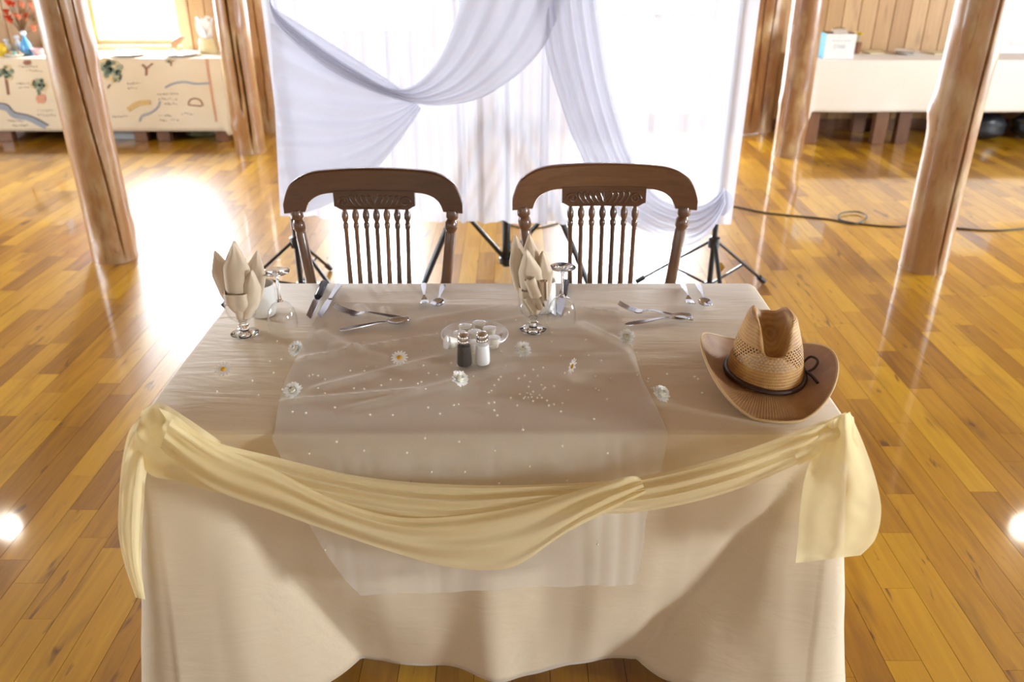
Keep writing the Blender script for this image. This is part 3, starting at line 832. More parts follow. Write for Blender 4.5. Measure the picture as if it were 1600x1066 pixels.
def wine_glass(label, px, py):
    p = on_table(px, py); t = thing('wine_glass', label, 'glass', (p.x, p.y, ZT), 0, 'upturned wine glasses')
    prof = [(.0365, 0), (.0385, .012), (.0380, .030), (.033, .050), (.022, .066), (.009, .074), (.0045, .080)]
    mo('bowl', lathe(prof+[(.004, .078)]+[(r-.0016, z) for r, z in prof[::-1][1:]], 40, cap=False), M['thin_glass'], t)
    mo('stem', lathe([(.009, .074), (.0045, .082), (.0036, .100), (.0036, .130), (.006, .146), (.010, .150)], 20), M['glass'], t)
    mo('foot', lathe([(.010, .149), (.026, .152), (.0335, .1545), (.034, .1560), (.030, .157), (0, .1575)], 36), M['glass'], t)
    return t
wine_glass('upside-down wine glass beside the white mug', 443, 513)
wine_glass('upside-down wine glass beside the rolled napkin, knives behind it', 877, 505)
def mug(label, px, py, ra):
    p = on_table(px, py); t = thing('coffee_mug', label, 'mug', (p.x, p.y, ZT), ra, 'white china mugs')
    pr = [(0, 0), (.030, 0), (.034, .004), (.037, .02), (.0385, .055), (.0365, .082), (.036, .088)]
    mo('body', lathe(pr+[(.0335, .088)]+[(.0345, .055), (.033, .01), (0, .006)], 40), M['china'], t)
    mo('handle', tube(smooth_pts([(.036, 0, .072), (.056, 0, .070), (.062, 0, .045), (.052, 0, .022), (.036, 0, .018)], 18), .0045, 10), M['china'], t)
mug('white china mug behind the pointed napkin goblet', 413, 492, 2.2)
mug('white china mug behind the rolled napkin goblet', 846, 486, 2.0)

def flatbar(path, widths, th):
    """strip along a path in local x with half-widths in y and a small thickness"""
    V, F = [], []
    for (x, z), w in zip(path, widths):
        V += [(x, -w, z), (x, w, z), (x, w*.9, z+th), (x, -w*.9, z+th)]
    n = len(path)
    for k in range(n-1):
        for i in range(4): F.append([k*4+i, k*4+(i+1) % 4, (k+1)*4+(i+1) % 4, (k+1)*4+i])
    F += [[3, 2, 1, 0], [(n-1)*4+i for i in range(4)]]
    return V, F
def put(root, p_from, p_to, lift=0):
    """place a thing whose local x axis runs from p_from to p_to on the table"""
    a, b = on_table(*p_from), on_table(*p_to)
    root.location = (a.x, a.y, ZT+.003+lift); root.rotation_euler = (0, 0, math.atan2(b.y-a.y, b.x-a.x))
    return (b-a).length
HANDLE = [(0, .002), (.012, .003), (.04, .005), (.07, .007), (.10, .009)]
HW = [.005, .009, .0085, .006, .0032]
def fork(label, pf, pt, scale=1, lift=0):
    t = thing('fork', label, 'fork', group='steel forks'); L = put(t, pf, pt, lift); s = L/.19; t.scale = (s, s, s)
    mo('handle', flatbar(HANDLE+[(.115, .008), (.128, .003)], HW+[.0035, .010], .0022), M['steel'], t)
    mo('root', flatbar([(.127, .003), (.138, .0015), (.146, .003)], [.010, .0125, .0125], .002), M['steel'], t)
    for k in range(4):
        y = (k-1.5)*.0064
        v, f = flatbar([(.144, .003), (.16, .005), (.178, .011), (.19, .017)], [.0022, .002, .0017, .001], .002)
        mo('tine', ([(a, b+y, c) for a, b, c in v], f), M['steel'], t)
    return t
def spoon(label, pf, pt, lift=0):
    t = thing('spoon', label, 'spoon', group='steel spoons'); L = put(t, pf, pt, lift); s = L/.175; t.scale = (s, s, s)
    mo('handle', flatbar(HANDLE+[(.120, .007)], HW+[.0040], .0022), M['steel'], t)
    def fn(u, v):
        a = 2*pi*u
        return Vector((.146+.030*v*cos(a), .0195*v*sin(a)*(1+.12*cos(a)), .0015+.009*v*v))
    solid(mo('bowl', grid(fn, 30, 8, True), M['steel'], t), .0014, 1)
    return t
def knife(label, pf, pt, black):
    t = thing('steak_knife' if black else 'butter_knife', label, 'knife', group='table knives'); L = put(t, pf, pt); s = L/.205; t.scale = (s, s, s)
    if black:
        mo('handle', xf(tube([(0, 0, 0), (.01, 0, 0), (.05, 0, 0), (.085, 0, 0), (.092, 0, 0)], [.005, .0095, .0085, .0095, .008], 14, flat=.7), (0, 0, .0055)), M['black_plastic'], t)
        x0 = .090
    else:
        mo('handle', flatbar([(0, .001), (.01, .001), (.05, .002), (.09, .002), (.098, .002)], [.005, .0085, .0065, .005, .005], .005), M['steel'], t)
        x0 = .096
    v = [(x0, -.006, .003), (x0+.02, -.009, .002), (.185, -.009, .001), (.205, .004, .001), (.16, .0075, .0015), (x0, .006, .003)]
    n = len(v); V = v+[(a, b, c+.0016) for a, b, c in v]
    mo('blade', (V, [list(range(n))[::-1], [n+i for i in range(n)]]+[[i, (i+1) % n, n+(i+1) % n, n+i] for i in range(n)]), M['steel'], t, False)
knife('black-handled steak knife lying beside the butter knife, near the white mug', (508, 446), (483, 503), True)
knife('steel butter knife lying beside the steak knife, near the white mug', (531, 449), (499, 501), False)
knife('black-handled steak knife behind the upturned glass near the rolled napkin', (884, 444), (874, 498), True)
knife('steel butter knife behind the upturned glass near the rolled napkin', (863, 446), (866, 498), False)
fork('steel fork lying crosswise on the runner near the two knives', (641, 505), (524, 491))
spoon('steel spoon lying crosswise on the runner below a fork near the knives', (532, 521), (640, 507), .001)
fork('steel fork lying lengthwise beside a spoon at the table edge behind the creamer plate', (662, 447), (664, 487))
spoon('steel spoon lying lengthwise beside a fork at the table edge behind the creamer plate', (693, 449), (683, 486))
fork('steel fork lying crosswise on the satin near the straw hat', (1083, 504), (966, 486))
spoon('steel spoon lying crosswise below a fork near the straw hat', (977, 513), (1080, 501), .001)
fork('steel fork lying lengthwise beside a spoon near the straw hat', (1065, 447), (1081, 486))
spoon('steel spoon lying lengthwise beside a fork near the straw hat', (1089, 447), (1103, 486))

# plate, creamers, shakers
pp = on_table(742, 533)
t = thing('saucer', 'small clear glass plate with a pale rim, heaped with cream cups', 'plate', (pp.x, pp.y, ZT+.003))
mo('dish', lathe([(0, 0), (.045, 0), (.050, .003), (.070, .009), (.084, .014), (.0845, .0155), (.082, .016), (.068, .0115), (.048, .006), (0, .005)], 56), M['thin_glass'], t)
mo('rim', lathe([(.0835, .0135), (.0853, .0150), (.0845, .0165), (.0825, .0160)], 56, cap=False), M['china'], t)
PZ = ZT+.003+.0055
def creamer(px, py, dz=0, tilt=(0, 0), lab=None):
    p = atz(px, py+13, PZ+.004+dz)
    t = thing('cream_cup', lab or 'small round cream cup with flat lid on the glass plate', 'cup', (p.x, p.y, PZ+dz), 0, 'cream cups on the plate')
    t.rotation_euler = (*tilt, 0)
    mo('cup', lathe([(0, 0), (.0115, 0), (.0125, .002), (.0155, .022), (.0165, .024)], 24), M['cream_cup'], t)
    mo('lid', lathe([(.0170, .024), (.0172, .0255), (.0155, .0265), (0, .0262)], 24), M['china'], t)
for px, py, dz in ((727, 508, .001), (749, 503, .001), (719, 519, .0), (742, 517, .0), (765, 512, .0), (771, 527, .001), (741, 534, .001)):
    creamer(px, py, dz)
creamer(712, 521, .014, (.5, -1.2), 'small cream cup tipped on its side on the glass plate')
def shaker(label, px, py, fill, cat):
    p = on_table(px, py); t = thing(cat.replace(' ', '_'), label, 'shaker', (p.x, p.y, ZT+.003))
    mo('glass_body', lathe([(.0, 0), (.0175, 0), (.0195, .004), (.0185, .03), (.0165, .056), (.0125, .063)], 10, cap=False), M['thin_glass'], t, False)
    mo('contents', lathe([(0, .003), (.0165, .003), (.0178, .006), (.0168, .03), (.0150, .052), (0, .054)], 20), fill, t)
    mo('cap', lathe([(.0128, .060), (.0150, .062), (.0150, .066), (.0138, .068), (.0148, .071), (.0150, .075), (.0135, .080), (.009, .084), (0, .086)], 28), M['chrome'], t)
shaker('glass pepper shaker filled with dark ground pepper, chrome cap', 726, 574, M['pepper'], 'pepper shaker')
shaker('glass salt shaker filled with white salt, chrome cap', 754, 572, M['salt'], 'salt shaker')

# flowers
def petal(L, w, bend, z0=0, nu=3, nv=4):
    def fn(u, v):
        x = L*v; ww = w*sin(pi*min(.12+.80*v, 1))**.7
        return Vector((x, (u-.5)*2*ww, z0+bend*v*v+.12*ww*abs(u-.5)*2))
    return grid(fn, nu, nv)
def mum_petals(seed, cream=False):
    rg = random.Random(seed); parts = []
    for ring, (n, L, w, up, zz) in enumerate(((16, .0215, .0042, .10, .004), (15, .0205, .0042, .38, .005), (14, .0185, .0040, .68, .006), (12, .0160, .0036, .95, .007), (9, .0125, .0032, 1.2, .008), (6, .009, .0026, 1.4, .009))):
        for k in range(n):
            a = 2*pi*(k+.5*(ring % 2))/n+rg.uniform(-.1, .1)
            parts.append(xf(petal(L*rg.uniform(.9, 1.08), w, .003), (0, 0, zz), (0, -up-rg.uniform(-.1, .1), a)))
    return join(*parts)
def mum(px, py, tilt, label, seed):
    p = on_table(px, py+8); t = thing('chrysanthemum_head', label, 'flower', (p.x, p.y, ZT+.002), 0, 'white chrysanthemum heads')
    t.rotation_euler = (tilt[0], tilt[1], 0)
    t.location.z += .008*(abs(tilt[0])+abs(tilt[1]))*1.6
    mo('petals', mum_petals(seed), M['petal'], t)
    mo('heart', ball((0, 0, .012), .0095, 14, 8, .7), M['petal_cream'], t)
    mo('eye', ball((0, 0, .0192), .0016, 8, 6), M['flower_eye'], t)
    mo('calyx', lathe([(.002, 0), (.005, .003), (.007, .007)], 12), plain('calyx_green', (.40, .46, .25), .7), t)
mum(467, 550, (.5, -.55), 'white chrysanthemum head on the runner edge near the upturned glass by the white mug', 1)
mum(461, 614, (.5, -.25), 'white chrysanthemum head on the runner edge, nearest the yellow scarf', 2)
mum(716, 597, (.35, .55), 'white chrysanthemum head tipped over in front of the pepper shaker', 3)
mum(817, 548, (.7, 0), 'white chrysanthemum head lying between the plate and the rolled napkin goblet', 4)
mum(978, 528, (.65, 0), 'white chrysanthemum head on the runner edge below the spoon near the hat', 5)
mum(1029, 620, (.5, .45), 'white chrysanthemum head on the satin beside the straw hat brim', 6)
def daisy(px, py, tilt, label, seed, n=14):
    p = on_table(px, py); t = thing('daisy_head', label, 'flower', (p.x, p.y, ZT+.003), 0, 'daisy heads')
    t.rotation_euler = (tilt[0], tilt[1], 0); t.location.z += .022*max(abs(tilt[0]), abs(tilt[1]))
    for k in range(n):
        mo('petal', xf(petal(.0150, .0031, -.0015), (.0055*cos(2*pi*k/n), .0055*sin(2*pi*k/n), .004), (0, -.10, 2*pi*k/n)), M['petal'], t)
    mo('eye', ball((0, 0, .0045), .0062, 14, 8, .5), M['daisy_eye'], t)
daisy(351, 588, (.45, 0), 'flat white daisy with yellow eye lying on the bare satin', 1)
daisy(625, 570, (.5, 0), 'white daisy with yellow eye on the runner near the pepper shaker', 2)
daisy(896, 592, (.15, -1.15), 'white daisy tipped on its side beside the heap of pearls', 3, 11)

# pearls
PEARL_PX = []
def addpx(ox, oy, s, pts):
    for a, b in pts: PEARL_PX.append((ox+a/s, oy+b/s))
addpx(420, 500, 4.4417, [(55, 145), (465, 172), (660, 162), (850, 118), (1050, 128), (1165, 97), (530, 52), (650, 57), (85, 270), (5, 285), (30, 365), (92, 480), (280, 392), (305, 385), (342, 392), (390, 418), (342, 478), (388, 515), (565, 357), (680, 328), (664, 358), (490, 435), (845, 418), (918, 422), (780, 458), (660, 485), (963, 485), (1032, 447), (1058, 435), (1087, 485), (1072, 320), (1265, 303), (1068, 215), (1205, 190), (866, 222), (1165, 385), (1108, 375), (1240, 432), (458, 613), (258, 650), (165, 642), (702, 662), (858, 665), (1105, 612), (1187, 655), (1312, 322), (1230, 20), (590, 480), (745, 328)])
addpx(700, 500, 4.4417, [(715, 90), (718, 153), (955, 140), (975, 250), (778, 255), (1062, 287), (397, 323), (590, 350), (657, 337), (530, 390), (620, 392), (490, 412), (365, 400), (350, 420), (175, 397), (568, 435), (647, 455), (320, 457), (558, 468), (662, 487), (674, 476), (300, 495), (282, 508), (497, 520), (435, 545), (590, 502), (547, 514), (572, 520), (535, 538), (556, 542), (580, 540), (525, 549), (590, 568), (620, 545), (635, 527), (650, 544), (687, 563), (320, 577), (282, 583), (480, 598), (700, 598), (793, 582), (320, 632), (342, 667), (783, 640), (808, 373), (1023, 395), (1130, 410), (838, 492), (1027, 482), (1047, 492), (1103, 555), (1013, 692), (1305, 230), (1323, 277), (1315, 388), (1392, 405), (1386, 424), (1412, 470), (1523, 373), (40, 597), (72, 590), (366, 222), (685, 30), (320, 25), (470, 5), (735, 590), (735, 465)])
addpx(940, 420, 4.1, [(420, 672), (595, 690), (618, 703), (643, 792)])
addpx(330, 520, 8.0, [(815, 100), (725, 352), (872, 330), (775, 497), (510, 597), (585, 775), (68, 732), (883, 703)])
PINS_PX = []
for ox, oy, s, pts in ((420, 500, 4.4417, [(470, 847), (660, 908), (1085, 822), (1320, 845), (280, 928), (958, 922), (1568, 908), (1128, 1055), (1360, 1055)]),
                       (700, 500, 4.4417, [(520, 762), (793, 877), (1107, 925), (565, 1017)]),
                       (600, 640, 2.502, [(450, 289), (715, 277), (105, 289), (835, 528)]),
                       (160, 600, 2.288, [(1100, 356), (885, 543), (993, 553), (795, 594)])):
    PINS_PX += [(ox+a/s, oy+b/s) for a, b in pts]
def dedupe(L, d=2.6):
    out = []
    for p in L:
        if all((p[0]-q[0])**2+(p[1]-q[1])**2 > d*d for q in out): out.append(p)
    return out
pm = bpy.data.meshes.new('pearl'); v, f = ball((0, 0, 0), .0025, 12, 8); pm.from_pydata([tuple(q) for q in v], [], f)
pm.polygons.foreach_set('use_smooth', [True]*len(pm.polygons)); pm.materials.append(M['pearl'])
def inside_runner(p):
    for i in range(5):
        if EL[i+1].y <= p.y <= EL[i].y or EL[i].y <= p.y <= EL[i+1].y:
            k = (p.y-EL[i].y)/(EL[i+1].y-EL[i].y+1e-9); xl = EL[i].x+(EL[i+1].x-EL[i].x)*k
            xr = ER[0].x+(ER[5].x-ER[0].x)*min(max((p.y-ER[0].y)/(ER[5].y-ER[0].y), 0), 1)
            return xl < p.x < xr
    return False
for px, py in dedupe(PEARL_PX):
    p = on_table(px, py, .004)
    o = bpy.data.objects.new('pearl_bead', pm); C.objects.link(o)
    if inside_runner(p):
        o.location = (p.x, p.y, TZ+.0058); tag(o, 'tiny ivory pearl bead scattered loose on the chiffon runner', 'pearl', 'loose pearls on the runner')
    else:
        o.location = (p.x, p.y, TZ+.0034); tag(o, 'tiny ivory pearl bead scattered loose on the bare satin cloth', 'pearl', 'loose pearls on the satin')
for px, py in PINS_PX:
    yy = 1.421 if py < 790 else 1.395
    p = aty(px, py, yy)
    t = thing('pearl_pin', 'pearl-headed pin stuck through the hanging front of the chiffon runner', 'pin', p, 0, 'pearl pins on the front of the runner')
    o = bpy.data.objects.new('pearl_head', pm); C.objects.link(o); o.parent = t
    mo('shaft', tube([(0, .002, 0), (0, .016, .0)], .0005, 6), M['steel'], t)

# ---------------------------------------------------------------- straw hat
def hat_mat(name, base, light, holes=False):
    a = NT(name); b = a.b
    uv = a.n('UVMap').outputs[0]; sep = a.n('SeparateXYZ'); a.l(uv, sep.inputs[0])
    pos = a.n('NewGeometry').outputs['Position']
    wv = a.math('SINE', a.math('MULTIPLY', sep.outputs[1], 170.0)); wu = a.math('SINE', a.math('MULTIPLY', sep.outputs[0], 900.0))
    h = a.math('ADD', wv, a.math('MULTIPLY', wu, .5))
    f = a.math('ADD', a.math('MULTIPLY', h, .10), a.noise(pos, 22, 4))
    col = a.ramp(f, [(.2, c4(*base)), (.8, c4(*light))])
    a.l(col, b.inputs['Base Color']); b.inputs['Roughness'].default_value = .55
    a.bump(h, .35, .0015)
    if holes:
        # rows of small ventilation holes woven into the crown
        rows = a.math('MULTIPLY', sep.outputs[1], 34.0)
        ri = a.math('FLOOR', rows)
        uu = a.math('ADD', a.math('MULTIPLY', sep.outputs[0], 54.0), a.math('MULTIPLY', a.math('MODULO', ri, 2.0), .5))
        du = a.math('SUBTRACT', a.math('FRACT', uu), .5); dv = a.math('SUBTRACT', a.math('FRACT', rows), .5)
        dd = a.math('ADD', a.math('MULTIPLY', du, du), a.math('MULTIPLY', a.math('MULTIPLY', dv, dv), .8))
        hole = a.math('LESS_THAN', dd, .075)
        band = a.math('MULTIPLY', a.math('GREATER_THAN', sep.outputs[1], 9/34), a.math('LESS_THAN', sep.outputs[1], 17/34))
        alpha = a.math('SUBTRACT', 1.0, a.math('MULTIPLY', hole, band))
        a.l(alpha, b.inputs['Alpha'])
    return a.m
def add_uv(o, nu, close=True):
    m = o.data; uvl = m.uv_layers.new(name='UVMap'); cu = nu if close else nu+1
    nv = len(m.vertices)//cu-1
    for p in m.polygons:
        idx = [m.loops[l].vertex_index for l in p.loop_indices]
        us = [(i % cu)/nu for i in idx]
        if max(us)-min(us) > .5: us = [u+1 if u < .5 else u for u in us]
        for l, i, u in zip(p.loop_indices, idx, us): uvl.data[l].uv = (u, (i//cu)/nv)
hp = on_table(1194, 595)
hat = thing('straw_cowboy_hat', 'woven straw cowboy hat with brown cord band on the table corner', 'hat', (hp.x-.004, 1.685, ZT+.001), R(-8))
AX, AY = .0840, .102
def crown(u, v):
    a = 2*pi*u
    H = .137
    if v < .72:
        t_ = v/.72; s = 1-.30*t_**1.5; z = H*t_*(1-.03*t_)
    elif v < .86:
        t_ = (v-.72)/.14; s = .70-.12*t_*t_; z = H*(.97+.05*sin(t_*pi/2))
    else:
        t_ = (v-.86)/.14; s = .58*(1-t_); z = H*(1.02-.015*t_)
    pinch = 1-.16*sst(.3, .9, v)*max(0, -sin(a))**2
    x = AX*s*cos(a)*pinch*(1-.06*sst(.3, .8, v)); y = AY*s*sin(a)
    k = sst(.40, .80, v)
    front = .5-.5*y/(AY*.7)           # 1 at the front, 0 at the back
    dip = (.012+.062*min(max(front, 0), 1)**1.1)*math.exp(-(x/.026)**4)
    z -= dip*k
    z += .006*sst(.5, .9, v)*math.exp(-((abs(x)-.037)/.012)**2)
    return Vector((x, y+.006*k, .020+z))
cr = mo('crown', grid(crown, 96, 64, True), hat_mat('straw_crown', (.36, .16, .036), (.64, .38, .12), True), hat); add_uv(cr, 96)
def brim(u, v):
    a = 2*pi*u
    rx, ry = AX+(.157-AX)*v, AY+(.185-AY)*v
    side = abs(cos(a))**2.2
    z = .020+.058*side*v**1.7-.018*(abs(sin(a))**2)*v**1.2
    x = rx*cos(a)*(1-.05*side*v*v)
    z += .010*v*v*cos(a-2.4)
    return Vector((x, ry*sin(a), max(z, .0015)))
br = mo('brim', grid(brim, 96, 26, True), hat_mat('straw_brim', (.33, .165, .065), (.50, .28, .12)), hat); add_uv(br, 96); solid(br, .003, 1)
edge = [brim(k/96, 1) for k in range(97)]
mo('brim_edge', tube(edge, .0028, 8), plain('straw_edge', (.60, .42, .20), .6), hat)
mo('hat_band', tube([Vector(((AX+.003)*cos(2*pi*k/64), (AY+.003)*sin(2*pi*k/64), .027+.003*sin(4*pi*k/64))) for k in range(65)], .0060, 10), M['leather'], hat)
mo('cord_loop', tube(smooth_pts([(.084, .030, .030), (.103, .040, .048), (.116, .020, .050), (.107, -.002, .042), (.089, -.010, .032)], 20), .0030, 8), M['leather'], hat)
mo('cord_end', tube(smooth_pts([(.089, -.008, .034), (.098, -.030, .034), (.106, -.056, .032)], 12), .0034, 8), M['leather'], hat)

# ---------------------------------------------------------------- far table with the printed cloth
def wood_table(label, x0, x1, y0, y1, h, group):
    t = thing('wooden_table', label, 'table', ((x0+x1)/2, (y0+y1)/2, 0), 0, group)
    w, d = (x1-x0)/2, (y1-y0)/2
    mo('tabletop', box(-w, w, -d, d, h-.04, h-.004, .004), M['dark_wood'], t, False)
    for sx in (-1, 1):
        for sy in (-1, 1):
            mo('leg', box(sx*(w-.06)-.055, sx*(w-.06)+.055, sy*(d-.05)-.04, sy*(d-.05)+.04, 0, h-.035, .005), M['dark_wood'], t, False)
FY0, FY1, FZ = 7.44, 7.95, .715
wood_table('dark wooden table under the printed cloth, in front of the window', -3.16, -2.52, FY0+.02, FY1, FZ-.004, 'far tables')
wood_table('dark wooden table under the printed cloth, below the red blossoms', -4.56, -3.24, FY0+.02, FY1, FZ-.004, 'far tables')
def draped(name, label, x0, x1, y0, y1, zt, hem, mat, amp=.012, nf=14, corner=.10, seed=0):
    rc = .02; P = []
    cs = [(x0+rc, y0+rc, pi, 1.5*pi), (x1-rc, y0+rc, 1.5*pi, 2*pi), (x1-rc, y1-rc, 0, .5*pi), (x0+rc, y1-rc, .5*pi, pi)]
    for k, (cx, cy, a0, a1) in enumerate(cs):
        for i in range(9):
            a = a0+(a1-a0)*i/8; P.append((cx+rc*cos(a), cy+rc*sin(a), cos(a), sin(a), k))
        n_x, n_y, b0, _ = cs[(k+1) % 4]
        p = Vector((cx+rc*cos(a1), cy+rc*sin(a1))); q = Vector((n_x+rc*cos(b0), n_y+rc*sin(b0)))
        n = max(8, int((q-p).length/.03))
        for i in range(1, n):
            s = p.lerp(q, i/n); P.append((s.x, s.y, cos(a1), sin(a1), -1))
    n = len(P); V, F = [], []; nt = 16
    for j in range(nt+1):
        t_ = j/nt
        for i, (x, y, nx, ny, k) in enumerate(P):
            back = y > y1-.05
            dr = (zt-hem)*(.3 if back else 1)+(corner if k in (0, 1) else 0)*t_
            o_ = (amp*sin(i*.21*nf/14+seed)+amp*.6*nz(i*.13, seed)+amp)*t_*(.15 if back else 1)
            if k in (0, 1): o_ += .02*t_
            o_ += .006*sst(0, .1, t_)
            V.append((x+nx*o_, min(y+ny*o_, YB-.022), zt-dr*t_))
    for j in range(nt):
        for i in range(n): F.append([j*n+i, (j+1)*n+i, (j+1)*n+(i+1) % n, j*n+(i+1) % n])
    F.append(list(range(n)))
    return tag(solid(mo(name, (V, F), mat), .002, -1), label, 'tablecloth')
DY = FY0-.0095
mapc = draped('printed_tablecloth', 'parchment coloured cloth printed with trees and a stream, on the far table', -4.72, -2.48, FY0, FY1, FZ, .10, M['parchment'], .001, 10, .03, 1)
def ink(name, col): return plain('ink_'+name, col, .8, var=.25, scale=60)
I_GREEN, I_BROWN, I_BLUE, I_DARK, I_OCHRE, I_RED = ink('green', (.17, .22, .15)), ink('brown', (.27, .11, .07)), ink('blue', (.30, .32, .36)), ink('dark', (.06, .05, .05)), ink('ochre', (.62, .42, .16)), ink('red', (.62, .30, .18))
def decal(name, pts_list, mat, dy=0):
    """flat printed figure on the front of the cloth, outline given as photo pixels"""
    parts = []
    for pts in pts_list:
        V = [aty(a, b, DY-.0008-dy*.5) for a, b in pts]; n = len(V)
        parts.append((V, [list(range(n))]))
    o = mo(name, join(*parts), mat, mapc, False); return o
def blob(cx, cy, rx, ry, seed, n=18):
    return [(cx+rx*cos(2*pi*k/n)*(1+.25*nz(k*.9, seed)), cy+ry*sin(2*pi*k/n)*(1+.25*nz(k*.9, seed+5))) for k in range(n)]
def stroke(P, w):
    P = smooth_pts([(*p, 0) for p in P], 3*len(P)); L, Rr = [], []
    for k, p in enumerate(P):
        t_ = (P[min(k+1, len(P)-1)]-P[max(k-1, 0)]).normalized(); n = Vector((-t_.y, t_.x, 0))*w/2
        L.append((p.x+n.x, p.y+n.y)); Rr.append((p.x-n.x, p.y-n.y))
    return [[L[i], L[i+1], Rr[i+1], Rr[i]] for i in range(len(P)-1)]
decal('printed_tree', stroke([(9, 122), (11, 135), (13, 148)], 4), I_BROWN)
I_PALE = ink('pale_green', (.33, .36, .24)); I_WASH = ink('wash', (.66, .50, .26))
rgc = random.Random(21)
def crown_print(cx, cy, rx, ry, n=12):
    for mm, k, sc_k in ((I_WASH, 3, .55), (I_PALE, n//2, .34), (I_GREEN, n, .24)):
        bl = []
        for q in range(k):
            a = rgc.uniform(0, 2*pi); r_ = rgc.random()**.5*.85
            bl.append(blob(cx+rx*r_*cos(a), cy+ry*r_*sin(a), rx*sc_k, ry*sc_k, rgc.random()*50, 9))
        o_ = decal('printed_tree_crown', bl, mm, {'I': 0}.get('x', .0004*(1+(mm is I_PALE)+2*(mm is I_GREEN)))); o_['kind'] = 'stuff'
crown_print(8, 112, 13, 11)
crown_print(61, 135, 11, 13); decal('printed_tree', [blob(64, 154, 8, 8, 4)], I_RED)
crown_print(172, 108, 18, 14, 16); crown_print(184, 122, 8, 8, 8)
decal('printed_tree', stroke([(168, 138), (172, 132)], 3), I_BROWN)
decal('printed_tree', stroke([(228, 118), (228, 108), (222, 101)], 3)+stroke([(228, 108), (238, 99)], 2), I_BROWN)
decal('printed_tree', stroke([(267, 103), (267, 96)], 2), I_BROWN); crown_print(264, 95, 8, 3, 6)
decal('printed_tree_crown', [blob(42, 98, 6, 4, 9)], I_BROWN, .001)
decal('printed_stream', stroke([(-4, 166), (12, 170), (22, 180), (44, 184), (60, 192), (72, 198)], 9), I_BLUE)
decal('printed_stream', stroke([(-4, 161), (12, 164), (22, 175), (44, 180), (62, 188), (76, 196)], 1.6), I_DARK, .001)
decal('printed_stream', stroke([(218, 190), (222, 181), (236, 176), (246, 168), (250, 158)], 3), I_BLUE)
decal('printed_stream', stroke([(258, 137), (270, 131), (288, 128), (305, 131), (328, 130)], 3), I_BLUE)
decal('printed_hill', stroke([(200, 172), (215, 162), (235, 160)], 8), I_OCHRE); decal('printed_hill', stroke([(180, 128), (176, 122)], 8), I_OCHRE)
decal('printed_hut', stroke([(294, 163), (297, 156), (305, 154), (313, 157), (317, 165)], 2)+stroke([(294, 164), (315, 166)], 2), I_BROWN)
decal('printed_border', stroke([(322, 92), (328, 130), (338, 190)], 3), I_RED)
sc = []
rg = random.Random(5)
for x0, y0, n in ((199, 130, 6), (200, 138, 4), (246, 147, 8), (248, 155, 7), (258, 162, 5), (249, 181, 5), (284, 178, 5), (250, 188, 3), (268, 187, 3), (30, 104, 7), (42, 110, 6), (26, 130, 5), (30, 137, 4), (59, 173, 6), (59, 180, 7), (12, 189, 6), (20, 196, 6), (176, 182, 6)):
    for k in range(n):
        x = x0+k*4.3; sc += stroke([(x, y0+rg.uniform(-1.5, 1)), (x+rg.uniform(.5, 2.2), y0+rg.uniform(-1, 2))], 1.3)
decal('printed_squiggles', sc, I_DARK, .001)['kind'] = 'stuff'

# things on the far printed table
def at_t(px, py): return aty(px, py, 7.62)
def small(name, label, cat, px, y, z0=FZ):
    X = (px-800)*(y*.898+(CAM_H-FZ)*.44)/FPX
    return thing(name, label, cat, (X, y, z0+.001))
col = lambda n, c, r=.4: plain(n, c, r)
red, coral, teal_leaf = col('red_bloom', (.72, .07, .02)), col('coral_bloom', (.85, .28, .16)), col('teal_leaf', (.16, .30, .26))
t = small('blossom_spray', 'vase of red and coral blossoms on the printed far table', 'flowers', 42, 7.80)
mo('vase', lathe([(0, 0), (.035, 0), (.05, .03), (.045, .08), (.02, .13), (.026, .16)], 20), col('amber_vase', (.30, .14, .03), .2), t)
rg = random.Random(11); TL = Vector(t.location)
for i, (px, py, m_, s) in enumerate(((13, 6, red, .026), (20, 8, red, .024), (10, 20, red, .024), (13, 30, red, .026), (17, 34, red, .020), (24, 25, coral, .022), (30, 28, coral, .024), (41, 25, red, .02), (40, 31, coral, .018), (32, 7, coral, .02), (36, 10, coral, .018), (48, 8, coral, .018), (53, 15, coral, .024), (53, 46, coral, .026), (6, -6, red, .024), (28, -8, coral, .024), (46, -10, red, .022))):
    p = aty(px, py, 7.80+rg.uniform(-.06, .06))-TL
    st = mo('stem', tube(smooth_pts([(0, 0, .15), (p.x*.5, p.y*.5, .15+(p.z-.15)*.6), p], 8), .003, 6), col('brown_stem', (.16, .09, .03)), t)
    mo('bloom', join(*[xf(petal(s*1.7, s*.75, s*.5), p, (0, -.5, 2*pi*k/6)) for k in range(6)], ball(p, s*.7, 8, 6)), m_, st)
for px, py in ((17, 15), (22, 19), (45, 27), (56, 26), (52, 31), (46, 18), (54, 21), (24, 36)):
    p = aty(px, py, 7.80)-TL
    mo('leaf', xf(petal(.05, .018, -.01), p, (0, -.2, rg.uniform(0, 6))), teal_leaf, t)
blue_glass = col('blue_glass', (.10, .38, .72), .15); ice = col('ice_glass', (.62, .70, .84), .15)
def bottle(label, px, y, h, r, m_, m2):
    t = small('glass_bottle', label, 'bottle', px, y)
    mo('body', lathe([(0, 0), (r, 0), (r*1.05, h*.2), (r*.9, h*.5), (r*.35, h*.68), (r*.3, h*.8)], 24), m_, t)
    mo('stopper', lathe([(r*.3, h*.79), (r*.55, h*.84), (r*.5, h*.95), (0, h)], 16), m2, t)
bottle('bright blue glass bottle with pale stopper on the printed far table', 44, 7.66, .20, .045, blue_glass, ice)
bottle('pale ice-blue glass bottle beside the bright blue bottle', 32, 7.70, .16, .04, ice, ice)
bottle('clear round bottle with a ball stopper among the far table trinkets', 15, 7.72, .13, .045, ice, ice)
t = small('yellow_jar', 'squat yellow jar with lid on the printed far table', 'jar', 5, 7.58)
